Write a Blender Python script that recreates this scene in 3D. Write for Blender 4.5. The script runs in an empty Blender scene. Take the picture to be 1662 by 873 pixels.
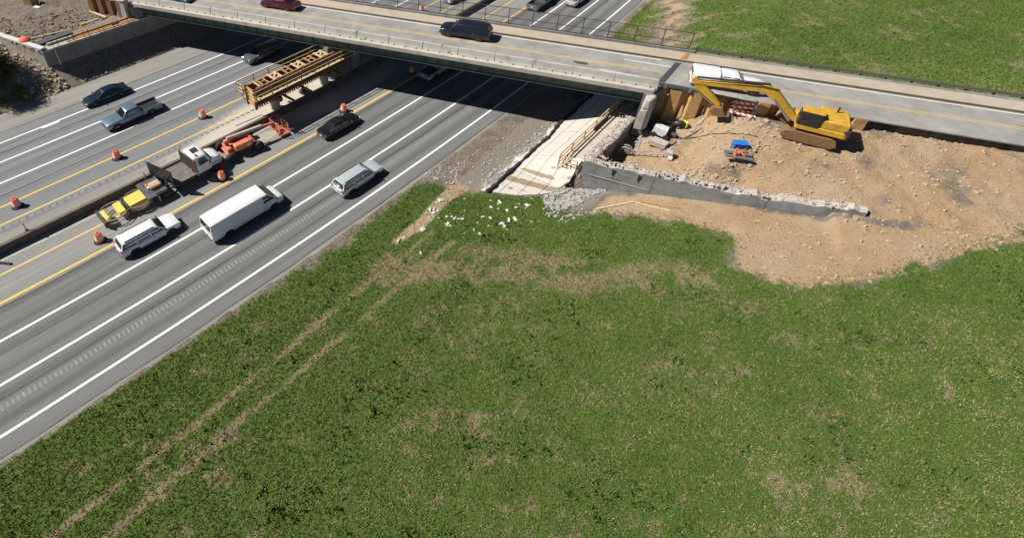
import bpy, bmesh, math, random
import numpy as np
from mathutils import Vector, Matrix

# ------------------------------------------------------------------ camera, world, sun, exposure
SC = bpy.context.scene
COL = SC.collection
PW, PH = 1662.0, 873.0            # size of the photograph file
CX, CY = 600.0, 221.0             # optical axis of the picture itself (its 1200 x 443 area)
F_PX, PITCH, ROLL, CAM_H = 891.84, 0.65357, -0.0294885, 33.7135
_cp, _sp, _cr, _sr = math.cos(PITCH), math.sin(PITCH), math.cos(ROLL), math.sin(ROLL)
_U = Vector((0, _sp, _cp)); _FW = Vector((0, _cp, -_sp)); _X = Vector((1, 0, 0))
C_RIGHT = _cr*_X + _sr*_U; C_UP = -_sr*_X + _cr*_U
cam_d = bpy.data.cameras.new('camera'); cam = bpy.data.objects.new('camera', cam_d); COL.objects.link(cam)
cam_d.sensor_fit = 'HORIZONTAL'; cam_d.sensor_width = 36.0
cam_d.lens = F_PX/PW*36.0
cam_d.shift_x = (PW/2-CX)/PW; cam_d.shift_y = -(PH/2-CY)/PW
cam_d.clip_start = 0.5; cam_d.clip_end = 6000
M = Matrix.Identity(4)
for i in range(3):
    M[i][0] = C_RIGHT[i]; M[i][1] = C_UP[i]; M[i][2] = -_FW[i]
M[2][3] = CAM_H
cam.matrix_world = M
SC.camera = cam

SUN_EL = math.radians(47.0)
SUN_AZ = Vector((-0.998, 0.06, 0)).normalized()          # horizontal direction towards the sun
world = bpy.data.worlds.new('World'); SC.world = world; world.use_nodes = True
wn = world.node_tree.nodes; wl = world.node_tree.links
sky = wn.new('ShaderNodeTexSky'); sky.sky_type = 'NISHITA'; sky.sun_disc = False
sky.sun_elevation = SUN_EL
sky.sun_rotation = math.atan2(SUN_AZ.x, SUN_AZ.y)
sky.air_density = 0.42; sky.dust_density = 0.1
wl.new(sky.outputs[0], wn['Background'].inputs[0]); wn['Background'].inputs[1].default_value = 0.05
sun_d = bpy.data.lights.new('sun', 'SUN'); sun_d.energy = 5.0; sun_d.angle = math.radians(0.53); sun_d.color = (1.0, 0.955, 0.89)
sun = bpy.data.objects.new('sun', sun_d); COL.objects.link(sun)
to_sun = Vector((SUN_AZ.x*math.cos(SUN_EL), SUN_AZ.y*math.cos(SUN_EL), math.sin(SUN_EL)))
sun.rotation_euler = to_sun.to_track_quat('Z', 'Y').to_euler()
sun.location = (-60, 20, 80)
vs = SC.view_settings; vs.view_transform = 'Standard'; vs.look = 'None'; vs.exposure = 0.42; vs.gamma = 1.0; vs.use_curve_mapping = False
SC.render.film_transparent = False
SC.cycles.use_denoising = True
SC.cycles.max_bounces = 5; SC.cycles.diffuse_bounces = 2

# ------------------------------------------------------------------ survey: highway and bridge coordinates
RNG = random.Random(7); NPR = np.random.default_rng(11)
TH, KAPPA, BX, BY = 0.774875, 0.00171546, 15.0619, 60.0
RAD = 1/KAPPA
HN = (math.cos(TH), -math.sin(TH)); HD = (math.sin(TH), math.cos(TH))
HC = (BX-HN[0]*RAD, BY-HN[1]*RAD)
def hw(s, q, z=0.0):                 # highway: s along, q to the right of the first white line
    a = s/RAD; r = RAD+q
    return Vector((HC[0]+r*(HN[0]*math.cos(a)+HD[0]*math.sin(a)), HC[1]+r*(HN[1]*math.cos(a)+HD[1]*math.sin(a)), z))
def hdir(s):                         # heading angle (about z) of the highway at s
    a = s/RAD
    dx = -HN[0]*math.sin(a)+HD[0]*math.cos(a); dy = -HN[1]*math.sin(a)+HD[1]*math.cos(a)
    return math.atan2(dy, dx)
def sq_np(x, y):
    vx, vy = x-HC[0], y-HC[1]
    return np.arctan2(vx*HD[0]+vy*HD[1], vx*HN[0]+vy*HN[1])*RAD, np.hypot(vx, vy)-RAD
DH = 6.5                             # height of the overpass deck
BA = math.radians(-22.65); BD = (math.cos(BA), math.sin(BA)); BN = (-BD[1], BD[0]); BO = (0.2824, 51.281)
def br(u, v, z=0.0): return Vector((BO[0]+u*BD[0]+v*BN[0], BO[1]+u*BD[1]+v*BN[1], z))
def uv_np(x, y):
    vx, vy = x-BO[0], y-BO[1]
    return vx*BD[0]+vy*BD[1], vx*BN[0]+vy*BN[1]
def at(px, py, z=0.0):               # the surveyed point at height z that the photograph shows at px, py
    d = _FW + C_RIGHT*((px-CX)/F_PX) - C_UP*((py-CY)/F_PX)
    t = (z-CAM_H)/d.z
    return Vector((d.x*t, d.y*t, z))
def u_at(q, v):                      # where the bridge line v crosses the highway line q
    lo, hi = -80.0, 80.0
    for _ in range(50):
        m = (lo+hi)/2; p = br(m, v)
        if sq_np(p.x, p.y)[1] < q: lo = m
        else: hi = m
    return lo

# ------------------------------------------------------------------ materials
MATS = {}
def _new(name):
    m = bpy.data.materials.new(name); m.use_nodes = True
    return m, m.node_tree.nodes, m.node_tree.links, m.node_tree.nodes['Principled BSDF']
def ramp(nt, lk, src, stops):
    r = nt.new('ShaderNodeValToRGB'); e = r.color_ramp.elements
    while len(e) < len(stops): e.new(0.5)
    for el, (p, c) in zip(e, stops):
        el.position = p; el.color = (*c, 1) if len(c) == 3 else c
    lk.new(src, r.inputs[0]); return r.outputs[0]
def noise(nt, lk, coord, scale, detail=6, rough=0.6, stretch=None):
    n = nt.new('ShaderNodeTexNoise'); n.inputs['Scale'].default_value = scale; n.inputs['Detail'].default_value = detail; n.inputs['Roughness'].default_value = rough
    if stretch:
        mp = nt.new('ShaderNodeMapping'); mp.inputs['Scale'].default_value = stretch; lk.new(coord, mp.inputs[0]); coord = mp.outputs[0]
    lk.new(coord, n.inputs['Vector']); return n.outputs['Fac']
def mixc(nt, lk, fac, a, b, mode='MIX'):
    x = nt.new('ShaderNodeMix'); x.data_type = 'RGBA'; x.blend_type = mode
    for sock, val in ((x.inputs[0], fac), (x.inputs[6], a), (x.inputs[7], b)):
        if hasattr(val, 'is_linked') or hasattr(val, 'links'): lk.new(val, sock)
        elif isinstance(val, (int, float)): sock.default_value = val
        else: sock.default_value = (*val, 1)
    return x.outputs[2]
def math_n(nt, lk, op, a, b=None, c=None):
    x = nt.new('ShaderNodeMath'); x.operation = op
    for i, v in enumerate((a, b, c)):
        if v is None: continue
        if isinstance(v, (int, float)): x.inputs[i].default_value = v
        else: lk.new(v, x.inputs[i])
    return x.outputs[0]
def bump(nt, lk, bsdf, src, strength, dist=0.02):
    b = nt.new('ShaderNodeBump'); b.inputs['Strength'].default_value = strength; b.inputs['Distance'].default_value = dist
    lk.new(src, b.inputs['Height']); lk.new(b.outputs[0], bsdf.inputs['Normal'])
def wpos(nt):
    return nt.new('ShaderNodeNewGeometry').outputs['Position']
def worn(name, col, col2=None, scale=3.0, rough=0.8, bmp=0.15, bscale=30, metal=0.0, spread=0.35, dirt=None, dirt_amt=0.3, coat=0.0):
    """paint / concrete / steel / wood: two tones of mottling, optional dirt, fine relief"""
    if name in MATS: return MATS[name]
    m, nt, lk, b = _new(name); co = wpos(nt)
    col2 = col2 or tuple(c*(1-spread) for c in col)
    f = noise(nt, lk, co, scale, 8, 0.65)
    f = ramp(nt, lk, f, [(0.32, (0, 0, 0)), (0.68, (1, 1, 1))])
    c = mixc(nt, lk, f, col2, col)
    if dirt:
        g = noise(nt, lk, co, scale*0.35+0.3, 10, 0.75)
        g = ramp(nt, lk, g, [(0.5, (0, 0, 0)), (0.7, (dirt_amt,)*3)])
        c = mixc(nt, lk, g, c, dirt)
    lk.new(c, b.inputs['Base Color']); b.inputs['Roughness'].default_value = rough; b.inputs['Metallic'].default_value = metal
    if coat: b.inputs['Coat Weight'].default_value = coat; b.inputs['Coat Roughness'].default_value = 0.06
    if bmp: bump(nt, lk, b, noise(nt, lk, co, bscale, 4), bmp, 0.02)
    MATS[name] = m; return m
def flat(name, col, rough=0.5, metal=0.0, coat=0.0, emit=None):
    if name in MATS: return MATS[name]
    m, nt, lk, b = _new(name)
    n = noise(nt, lk, wpos(nt), 6.0, 6, 0.7)
    c = mixc(nt, lk, math_n(nt, lk, 'MULTIPLY', n, 0.35), col, tuple(v*0.62+0.004 for v in col))
    lk.new(c, b.inputs['Base Color']); b.inputs['Roughness'].default_value = rough; b.inputs['Metallic'].default_value = metal
    if coat: b.inputs['Coat Weight'].default_value = coat; b.inputs['Coat Roughness'].default_value = 0.05
    MATS[name] = m; return m
def paint(name, col, metal=0.25):
    return flat('paint_'+name, col, 0.32, metal, 1.0)

GLASS = flat('glass_dark', (0.012, 0.016, 0.02), 0.04); GLASS.node_tree.nodes['Principled BSDF'].inputs['Specular IOR Level'].default_value = 0.7
RUBBER = worn('rubber', (0.022, 0.022, 0.023), rough=0.85, bmp=0.1)
BLACK = worn('black_steel', (0.025, 0.025, 0.028), rough=0.5, scale=6, dirt=(0.09, 0.08, 0.065), dirt_amt=0.5)
STEEL = worn('galvanised', (0.42, 0.43, 0.44), rough=0.42, metal=0.6, scale=8)
CHROME = flat('chrome', (0.6, 0.6, 0.62), 0.18, 1.0)
CONC = worn('concrete_light', (0.47, 0.44, 0.385), (0.36, 0.335, 0.29), 1.3, 0.9, 0.2, 25, dirt=(0.22, 0.19, 0.15), dirt_amt=0.5)
CONC_B = worn('concrete_barrier', (0.50, 0.475, 0.42), (0.40, 0.38, 0.335), 1.0, 0.9, 0.2, 30, dirt=(0.24, 0.215, 0.18), dirt_amt=0.55)
CONC_D = worn('concrete_weathered', (0.27, 0.265, 0.25), (0.155, 0.155, 0.15), 0.8, 0.92, 0.3, 18, dirt=(0.08, 0.078, 0.072), dirt_amt=0.75)
WOOD = worn('timber', (0.43, 0.26, 0.12), (0.30, 0.165, 0.07), 4, 0.8, 0.2, 40)
WOOD_P = worn('timber_pale', (0.62, 0.47, 0.29), (0.47, 0.33, 0.18), 5, 0.8, 0.2, 40)
WOOD_O = worn('timber_orange', (0.60, 0.33, 0.10), (0.44, 0.22, 0.065), 4, 0.75, 0.2, 40)
RUST = worn('rusty_steel', (0.27, 0.15, 0.07), (0.13, 0.072, 0.038), 5, 0.85, 0.25, 40)
RUST_T = worn('rusted_pile', (0.60, 0.36, 0.15), (0.43, 0.24, 0.095), 2.5, 0.8, 0.2, 30, dirt=(0.16, 0.085, 0.04), dirt_amt=0.7)
GREEN = worn('green_girder', (0.10, 0.155, 0.125), (0.055, 0.085, 0.07), 1.6, 0.6, 0.1, 30, dirt=(0.17, 0.10, 0.055), dirt_amt=0.8)
ORANGE = worn('drum_orange', (0.85, 0.16, 0.03), (0.68, 0.11, 0.02), 9, 0.5, 0.05, 40, dirt=(0.25, 0.1, 0.05), dirt_amt=0.4)
WHITE_R = worn('reflective_white', (0.78, 0.77, 0.74), rough=0.4, spread=0.15, bmp=0)
LIFT = worn('lift_orange', (0.74, 0.23, 0.14), (0.62, 0.17, 0.10), 5, 0.45, 0.05, 30, dirt=(0.3, 0.12, 0.08), dirt_amt=0.4)
YEL = worn('machine_yellow', (0.64, 0.385, 0.035), (0.48, 0.27, 0.028), 3, 0.5, 0.05, 30, dirt=(0.20, 0.14, 0.07), dirt_amt=0.85)
YEL_P = worn('cushion_yellow', (0.86, 0.62, 0.13), (0.76, 0.53, 0.1), 4, 0.5, 0.05, 30)
RED_L = flat('lamp_red', (0.45, 0.015, 0.015), 0.15, 0, 1.0)
CLEAR_L = flat('lamp_clear', (0.75, 0.76, 0.78), 0.08, 0.3, 1.0)
AMBER = flat('lamp_amber', (0.8, 0.3, 0.02), 0.2, 0, 1.0)
WHITE_P = paint('white', (0.80, 0.81, 0.82), 0.0)

# ------------------------------------------------------------------ mesh building
class MB:
    def __init__(self): self.v = []; self.f = []
    def add(self, vs_, fs):
        o = len(self.v); self.v += [tuple(p) for p in vs_]; self.f += [tuple(i+o for i in f) for f in fs]; return self
    def hexa(self, p):               # 8 corners: bottom ring then top ring, both counter-clockwise
        return self.add(p, [(3, 2, 1, 0), (4, 5, 6, 7), (0, 1, 5, 4), (1, 2, 6, 5), (2, 3, 7, 6), (3, 0, 4, 7)])
    def box(self, c, d, rot=0.0, tilt=None):
        x, y, z = d[0]/2, d[1]/2, d[2]/2
        pts = [Vector(p) for p in ((-x, -y, -z), (x, -y, -z), (x, y, -z), (-x, y, -z), (-x, -y, z), (x, -y, z), (x, y, z), (-x, y, z))]
        R = Matrix.Rotation(rot, 3, 'Z')
        if tilt is not None: R = R @ tilt
        return self.hexa([R @ p + Vector(c) for p in pts])
    def bar(self, a, b, w, h=None):  # square bar from a to b
        a, b = Vector(a), Vector(b); h = h or w
        t = (b-a).normalized(); up = Vector((0, 0, 1)) if abs(t.z) < 0.95 else Vector((1, 0, 0))
        n = t.cross(up).normalized()*w/2; m = n.cross(t).normalized()*h/2
        return self.hexa([a-n-m, b-n-m, b+n-m, a+n-m, a-n+m, b-n+m, b+n+m, a+n+m][:8])
    def tube(self, pts, r, n=8, closed=False, cap=True):
        pts = [Vector(p) for p in pts]; rs = r if isinstance(r, (list, tuple)) else [r]*len(pts)
        rings = []; N = len(pts)
        ref = None
        for i, p in enumerate(pts):
            if closed: t = pts[(i+1) % N]-pts[i-1]
            else: t = pts[min(i+1, N-1)]-pts[max(i-1, 0)]
            t.normalize()
            if ref is None: ref = Vector((0, 0, 1)) if abs(t.z) < 0.9 else Vector((1, 0, 0))
            a = t.cross(ref).normalized(); b = a.cross(t).normalized(); ref = b
            rings.append([p+(a*math.cos(2*math.pi*k/n)+b*math.sin(2*math.pi*k/n))*rs[i] for k in range(n)])
        return self.loft(rings, cap and not closed, closed)
    def loft(self, rings, cap=True, closed=False):
        n = len(rings[0]); vs_ = [p for r in rings for p in r]; fs = []
        m = len(rings)
        for i in range(m if closed else m-1):
            j = (i+1) % m
            for k in range(n):
                l = (k+1) % n
                fs.append((i*n+k, i*n+l, j*n+l, j*n+k))
        if cap: fs += [tuple(range(n))[::-1], tuple((m-1)*n+k for k in range(n))]
        return self.add(vs_, fs)
    def lathe(self, prof, n=20, c=(0, 0, 0), axis='z'):
        rings = []
        for r, h in prof:
            ring = []
            for k in range(n):
                a = 2*math.pi*k/n; x, y = r*math.cos(a), r*math.sin(a)
                p = (x, y, h) if axis == 'z' else (x, h, y)
                ring.append((p[0]+c[0], p[1]+c[1], p[2]+c[2]))
            rings.append(ring)
        return self.loft(rings)
    def prism(self, poly, z0, z1):   # polygon (x, y) extruded between heights (numbers or per-vertex lists)
        n = len(poly); a = z0 if isinstance(z0, (list, tuple)) else [z0]*n; b = z1 if isinstance(z1, (list, tuple)) else [z1]*n
        return self.add([(p[0], p[1], a[i]) for i, p in enumerate(poly)]+[(p[0], p[1], b[i]) for i, p in enumerate(poly)],
                        [tuple(range(n))[::-1], tuple(range(n, 2*n))]+[(i, (i+1) % n, n+(i+1) % n, n+i) for i in range(n)])
    def quad(self, *p): return self.add(p, [tuple(range(len(p)))])
    def build(self, name, mat, parent=None, smooth=None, bevel=0.0, kind=None):
        me = bpy.data.meshes.new(name); me.from_pydata(self.v, [], self.f)
        bm = bmesh.new(); bm.from_mesh(me); bmesh.ops.recalc_face_normals(bm, faces=bm.faces)
        if bevel: bmesh.ops.bevel(bm, geom=bm.edges[:], offset=bevel, segments=1, affect='EDGES', clamp_overlap=True)
        bm.to_mesh(me); bm.free()
        if smooth is not None:
            me.polygons.foreach_set('use_smooth', [True]*len(me.polygons)); me.set_sharp_from_angle(angle=math.radians(smooth))
        o = bpy.data.objects.new(name, me); COL.objects.link(o); me.materials.append(mat)
        if parent: o.parent = parent
        if kind: o['kind'] = kind
        return o
def tag(o, label, cat, group=None):
    o['label'] = label; o['category'] = cat
    if group: o['group'] = group
    return o
def thing(name, label, cat, loc=(0, 0, 0), rz=0.0, group=None):
    o = bpy.data.objects.new(name, None); o.empty_display_size = 0.3; COL.objects.link(o)
    o.location = loc; o.rotation_euler = (0, 0, rz)
    return tag(o, label, cat, group)
def copy_tree(o, parent=None):
    c = o.copy(); COL.objects.link(c); c.parent = parent
    for ch in o.children: copy_tree(ch, c)
    return c
# ------------------------------------------------------------------ ground
LZ = 0.8                                # the left carriageway lies this much higher
DQ = 0.26
def rbf(pts):
    P = np.array(pts, float); X = P[:, :2]; n = len(X)
    D = np.hypot(X[:, None, 0]-X[None, :, 0], X[:, None, 1]-X[None, :, 1])
    A = np.zeros((n+3, n+3)); A[:n, :n] = D; A[:n, n] = 1; A[:n, n+1:] = X; A[n, :n] = 1; A[n+1:, :n] = X.T
    w = np.linalg.solve(A+np.diag([1e-6]*n+[0]*3), np.concatenate([P[:, 2], np.zeros(3)]))
    def f(x, y):
        x = np.clip(x, -150, 200); y = np.clip(y, -120, 200)
        out = w[n]+w[n+1]*x+w[n+2]*y
        for i in range(n): out = out+w[i]*np.hypot(x-X[i, 0], y-X[i, 1])
        return out
    return f
def A_(px, py, z): p = at(px, py, z); return (p.x, p.y, z)
OUT = [A_(490, 442, .05), A_(600, 372, .05), A_(680, 292, .04), A_(700, 400, .35), A_(760, 340, .35), A_(850, 380, .75), A_(870, 318, .5), A_(918, 312, .6),
       A_(970, 318, .9), A_(1040, 316, 1.5), A_(1200, 347, 2.4), A_(1100, 382, 1.8), A_(1000, 430, 1.25), A_(1180, 425, 2.2), A_(850, 440, .85), A_(650, 442, .3),
       (36, 26.5, 3.2), (48, 22, 4.2), (70, 15, 5.6), (60, 0, 3.4), (40, 10, 2.5), (20, 9, .9), (0, 12, .15), (20, -20, .5), (60, -30, 2.0), (120, -40, 5), (-20, -8, .0), (-40, -30, 0), (90, 8, 6), (140, -10, 6.2), (0, -60, .3)]
PIT = [A_(1085, 186, 3.3), A_(1115, 192, 3.5), A_(1045, 205, 1.7), A_(1000, 262, 1.0), A_(1060, 278, 2.1), A_(1100, 240, 2.4), A_(1140, 268, 2.9), A_(1150, 222, 3.7), A_(1118, 255, 2.3), A_(1136, 243, 3.6), A_(1146, 262, 3.6), A_(1160, 240, 4.3), A_(1132, 228, 3.0),
       A_(1200, 200, 4.9), A_(1200, 252, 4.7), A_(1200, 292, 3.3), A_(1150, 296, 2.6), A_(1060, 215, 2.5), A_(1165, 188, 4.5), (40, 30, 4.7), (52, 24, 5.2), (46, 31, 5.2), (70, 18, 5.9), (90, 10, 6.2), (60, 25, 5.8), A_(1022, 240, 1.2), A_(1060, 250, 2.0)]
f_out, f_pit = rbf(OUT), rbf(PIT)
def sm(a, b, x): t = np.clip((x-a)/(b-a), 0, 1); return t*t*(3-2*t)
def nz(x, y, k=1.0, seed=0):          # cheap smooth value noise from sines
    r = np.random.default_rng(seed); out = 0*x
    for i in range(9):
        a = r.uniform(0, 6.28); w = k*(0.6+1.7**(i*0.55)*0.6); ph = r.uniform(0, 6.28, 2)
        out = out+np.sin(w*(x*math.cos(a)+y*math.sin(a))+ph[0])*np.cos(w*0.8*(y*math.cos(a)-x*math.sin(a))+ph[1])/(1+0.45*i)
    return out/2.6
WING_U0, WING_V = 22.6, -8.15           # the broken wing wall runs parallel to the overpass
PAVE_S0 = -20.6
def v_end(q): return np.interp(q, [13.0, 14.0, 16.5, 18.1, 19.2, 20.6], [-11.5, -11.2, -10.9, -10.2, -8.9, WING_V])   # near end of the slope paving
def kslope(s): return np.interp(s, [-19.6, -16.7, -15.3, -14.0], [0.05, 0.09, 0.40, 0.50])    # the paving flattens towards its near end
def slope_q(q, s): return np.where(q < 13.6, 0.02-0.10*sm(9.5, 12.5, q)*sm(13.6, 13.0, q), np.where(q < 17.8, 0.25+(q-13.6)*kslope(s), 0.25+4.2*kslope(s)))
def hz(x, y):
    x = np.asarray(x, float); y = np.asarray(y, float)
    s, q = sq_np(x, y); u, v = uv_np(x, y)
    z = np.where(q > 0, 0.03+(f_out(x, y)-0.03)*sm(8.6, 12, q), 0.0)
    z = np.maximum(z, -0.1)+0.05*nz(x, y, 0.9, 1)*sm(9, 11, q)
    pave = (q > 8.6) & (q < 20.6) & (v > v_end(q)) & (s > -24)
    z = np.where(pave, slope_q(q, s)+0.02*nz(x, y, 1.5, 2), z)
    near_end = (q > 8.6) & (q < 20.6) & ~pave & (v > v_end(q)-3.0) & (v < 2)
    t = sm(-3.0, 0, v-v_end(q)); z = np.where(near_end, z*(1-t)+np.minimum(slope_q(q, s), 0.8)*t, z)
    pit = (q > 20.1) & (v > WING_V+0.35) & (v < 1.75) & (u > 15)
    bumps = 0.15*nz(x, y, 1.3, 3)+0.09*nz(x, y, 3.6, 4)+0.05*nz(x, y, 8.0, 8)
    z = np.where(pit, f_pit(x, y)+bumps, z)
    for v0, a0 in ((-2.6, .10), (-4.7, .10), (-5.6, .06), (-7.4, .06)):
        vv = v-v0-0.9*np.sin(u*.16+v0)-0.02*(u-40)
        z = np.where((u > 36) & (q > 20.1) & (v > WING_V+.4) & (v < 1.5), z-a0*np.exp(-(vv/.28)**2)+a0*.45*np.exp(-((np.abs(vv)-.6)/.2)**2), z)
    # ground beyond the end of the wing wall joins the two levels
    far_r = (q > 20.1) & (u > 40)
    z = np.where(far_r & (v <= 1.75), np.where(v > WING_V, f_pit(x, y)+bumps, np.maximum(z, f_pit(x, y)*sm(-22, WING_V, v)+z*(1-sm(-22, WING_V, v)))), z)
    z = np.where((q > 8.6) & (v > 9.0), np.clip((q-10.2)*0.42, 0, 6.1)+0.06*nz(x, y, 0.8, 5), z)
    z = np.where((q > 20.6) & (v >= 1.75) & (v <= 9.0), DH-0.12, z)
    # left side
    lf = q < -28.6
    bank = LZ-.05+0.64*np.clip(-29.1-q, 0, 2.9)+0.3*np.clip(-32-q, 0, 9)+0.06*nz(x, y, 2.2, 6)
    z = np.where(lf, bank, z)
    wing_s = -41.8-0.37*(-32.0-q)
    fill = lf & (q < -32.4) & (s > wing_s)
    z = np.where(fill, 4.6+0.2*nz(x, y, 0.5, 7)+0.13*nz(x, y, 2.2, 9)*sm(-33.5, -35.5, q)+0.07*nz(x, y, 6.0, 10)*sm(-33.5, -35.5, q), z)
    z = np.where(lf & (s <= wing_s), np.minimum(bank*0.86+0.12, 5.4), z)
    z = np.where(lf & (v > 9.0), np.clip(LZ-.05+0.5*(-29.1-q), 0.5, 6.1), z)
    z = np.where(lf & (q < -32.8) & (v >= -0.2) & (v <= 9.0), DH-0.12, z)
    z = np.where((q > -28.9) & (q < 8.6), -0.25, z)
    z = np.where((q > 8.6) & (q < 9.3), np.minimum(z, 0.0), z)
    return z
def axis(lo, hi, fine, far):
    a = list(np.arange(lo, hi+fine/2, fine)); st = fine
    while a[-1] < far: st *= 1.25; a.append(a[-1]+st)
    st = fine; b = []; cur = lo
    while cur > -far: st *= 1.25; cur -= st; b.append(cur)
    return np.array(b[::-1]+a)
GX = axis(-60, 78, 0.3, 1500); GY = axis(2, 84, 0.3, 1500)
XX, YY = np.meshgrid(GX, GY); ZZ = hz(XX, YY)
def poly_mask(x, y, poly, soft):      # 1 inside, 0 outside, soft edge in metres
    ins = np.zeros_like(x, bool); d = np.full_like(x, 1e9); n = len(poly)
    for i in range(n):
        (x1, y1), (x2, y2) = poly[i], poly[(i+1) % n]
        c = ((y1 > y) != (y2 > y)) & (x < (x2-x1)*(y-y1)/((y2-y1) or 1e-9)+x1); ins ^= c
        L2 = (x2-x1)**2+(y2-y1)**2+1e-9; t = np.clip(((x-x1)*(x2-x1)+(y-y1)*(y2-y1))/L2, 0, 1)
        d = np.minimum(d, np.hypot(x-x1-t*(x2-x1), y-y1-t*(y2-y1)))
    sd = np.where(ins, d, -d)
    return np.clip(0.5+sd/(2*soft), 0, 1)
def pxpoly(pts): return [tuple(at(px, py, z)[:2]) for px, py, z in pts]
SS, QQ = sq_np(XX, YY); UU, VV = uv_np(XX, YY)
wob = 0.55*nz(XX, YY, 1.3, 21)+0.35*nz(XX, YY, 4.0, 22)
def soft(m, amp=0.8): return np.clip((m-0.5)*1.6+0.5+wob*amp*(1-np.abs(2*m-1)), 0, 1)
# green grass: near field, far field beyond the overpass
g_near = poly_mask(XX, YY, pxpoly([(478, 448, .1), (560, 395, .1), (640, 325, .1), (690, 288, .2), (735, 285, .2), (760, 305, .3), (830, 314, .5), (890, 318, .6), (905, 340, .8), (960, 347, 1.), (1040, 352, 1.6), (1110, 362, 1.9), (1165, 375, 2.2), (1184, 392, 2.3), (1180, 420, 2.2), (1165, 432, 2.1), (1225, 452, 2.3), (1300, 468, 2.6), (1440, 448, 3.3), (1560, 410, 4), (1760, 360, 4.6), (1900, 900, 3), (900, 1300, .4), (-900, 1300, 0), (-300, 900, 0)]), 1.5)
g_near = soft(g_near, 1.0)
straw = poly_mask(XX, YY, pxpoly([(640, 398, .3), (760, 396, .5), (900, 408, 1.), (1040, 420, 1.5), (1165, 432, 2.1), (1190, 470, 2.2), (1000, 480, 1.2), (800, 470, .7), (560, 470, .1), (600, 430, .2)]), 1.2)
straw = straw*np.clip(0.62+0.5*nz(XX*0.5, YY*1.6, 0.9, 33)+0.35*nz(XX, YY, 2.6, 34), 0, 1)
low_bank = (QQ > 0)*(VV < WING_V-6)*sm(28.5, 24.0, YY-0.02*XX)
straw = np.maximum(straw, low_bank*np.clip(0.26+0.24*nz(XX*0.6, YY*1.5, 0.42, 31)+0.26*nz(XX*0.7, YY*1.3, 1.3, 32)+0.3*nz(XX, YY, 3.4, 35), 0, 0.7))
ditch = poly_mask(XX, YY, pxpoly([(770, 300, .2), (735, 322, .3), (690, 372, .3), (640, 400, .2), (632, 392, .2), (680, 350, .3), (715, 310, .2), (740, 285, .1)]), 0.35)
path_far = np.exp(-((UU-(27.6+0.12*VV)+1.1*nz(XX, YY, .35, 44))/(2.5+.7*nz(XX, YY, .9, 45)))**2)*np.clip(.75+.5*nz(XX, YY, 1.2, 46), 0, 1)
g_far = (VV > 9.0)*(QQ > 9.5)*np.clip(0.95-1.1*path_far, 0, 1)
straw = np.maximum(straw, (VV > 9.0)*(QQ > 9.5)*np.clip(.30+.4*nz(XX, YY, .5, 47)+.3*nz(XX, YY, 1.8, 48)+.5*path_far, 0, .9))
g_left = np.maximum(poly_mask(XX, YY, pxpoly([(20, 165, .9), (30, 150, 1.1), (60, 152, 1.1), (48, 166, .9)]), 0.3), poly_mask(XX, YY, pxpoly([(-60, 190, .7), (-60, 165, .9), (0, 168, .9), (22, 172, .8), (0, 180, .7)]), 0.3))
g_left = np.maximum(g_left, sm(-46, -56, SS)*(QQ < -29.5)*0.9)
tracks = np.zeros_like(XX)
for q0 in (15.2, 17.1):
    tracks = np.maximum(tracks, np.exp(-((QQ-q0-1.3*np.sin(SS*.045)-.15*nz(XX, YY, .8, 81))/.32)**2)*(SS < -27)*np.clip(.8+.4*nz(XX, YY, .5, 82), 0, 1))
lawn_far = np.where((np.hypot(XX, YY) > 110), 0.9, 0.0)*((QQ > 12) | (QQ < -33))
GRASS = np.clip(np.maximum(np.maximum(g_near*(1-0.85*ditch), g_far), np.maximum(g_left, lawn_far)), 0, 1)
GRASS = GRASS*(1-.55*tracks)
GRASS = np.where((QQ > -28.9) & (QQ < 8.9), 0, GRASS)
pave_zone = (QQ > 8.6) & (QQ < 20.6) & (SS > PAVE_S0-1) & (VV < 12)
GRASS = np.where((QQ > 8.6) & (QQ < 20.6) & (VV > v_end(QQ)) & (VV < 12), GRASS*0.0, GRASS)
GRASS = np.where((QQ > 20.1) & (VV > WING_V+0.2) & (VV < 2) & (UU < 46), 0, GRASS)
GRAVEL = np.clip(soft(poly_mask(XX, YY, pxpoly([(790, 312, .3), (740, 292, .1), (790, 250, .1), (850, 195, .1), (900, 165, .1), (965, 152, .2), (920, 195, .2), (860, 255, .3)]), 0.6)), 0, 1)
GRAVEL = np.maximum(GRAVEL, soft(poly_mask(XX, YY, pxpoly([(880, 318, .6), (905, 310, .6), (985, 313, 1), (960, 330, .9), (930, 345, .9), (895, 340, .7)]), 0.6)))
GRAVEL = np.maximum(GRAVEL, soft(((QQ < -29.2) & (QQ > -32.2) & (SS > -42)).astype(float)*0.9))
GRAVEL = np.maximum(GRAVEL, poly_mask(XX, YY, pxpoly([(55, 75, 4.1), (100, 60, 4.1), (190, 28, 4.1), (225, 26, 4.1), (225, 30, 4.1), (130, 58, 4.1), (70, 78, 4.1)]), 0.25))
GRAVEL = np.maximum(GRAVEL, 0.9*((QQ < -31) & (SS <= -41.8-0.37*(-32.0-QQ)) & (SS > -49)))
SOIL = np.clip(soft(poly_mask(XX, YY, pxpoly([(740, 300, .2), (790, 262, .1), (850, 215, .1), (858, 205, .1), (800, 268, .1), (760, 305, .2)]), 0.35), 0.6), 0, 1)
SOIL = np.maximum(SOIL, ditch*0.8)
SOIL = np.maximum(SOIL, ((QQ > 20.1) & (VV > WING_V) & (VV < 2)).astype(float)*np.clip(0.75+0.6*nz(XX, YY, 0.7, 41), 0.15, 1))
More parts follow.
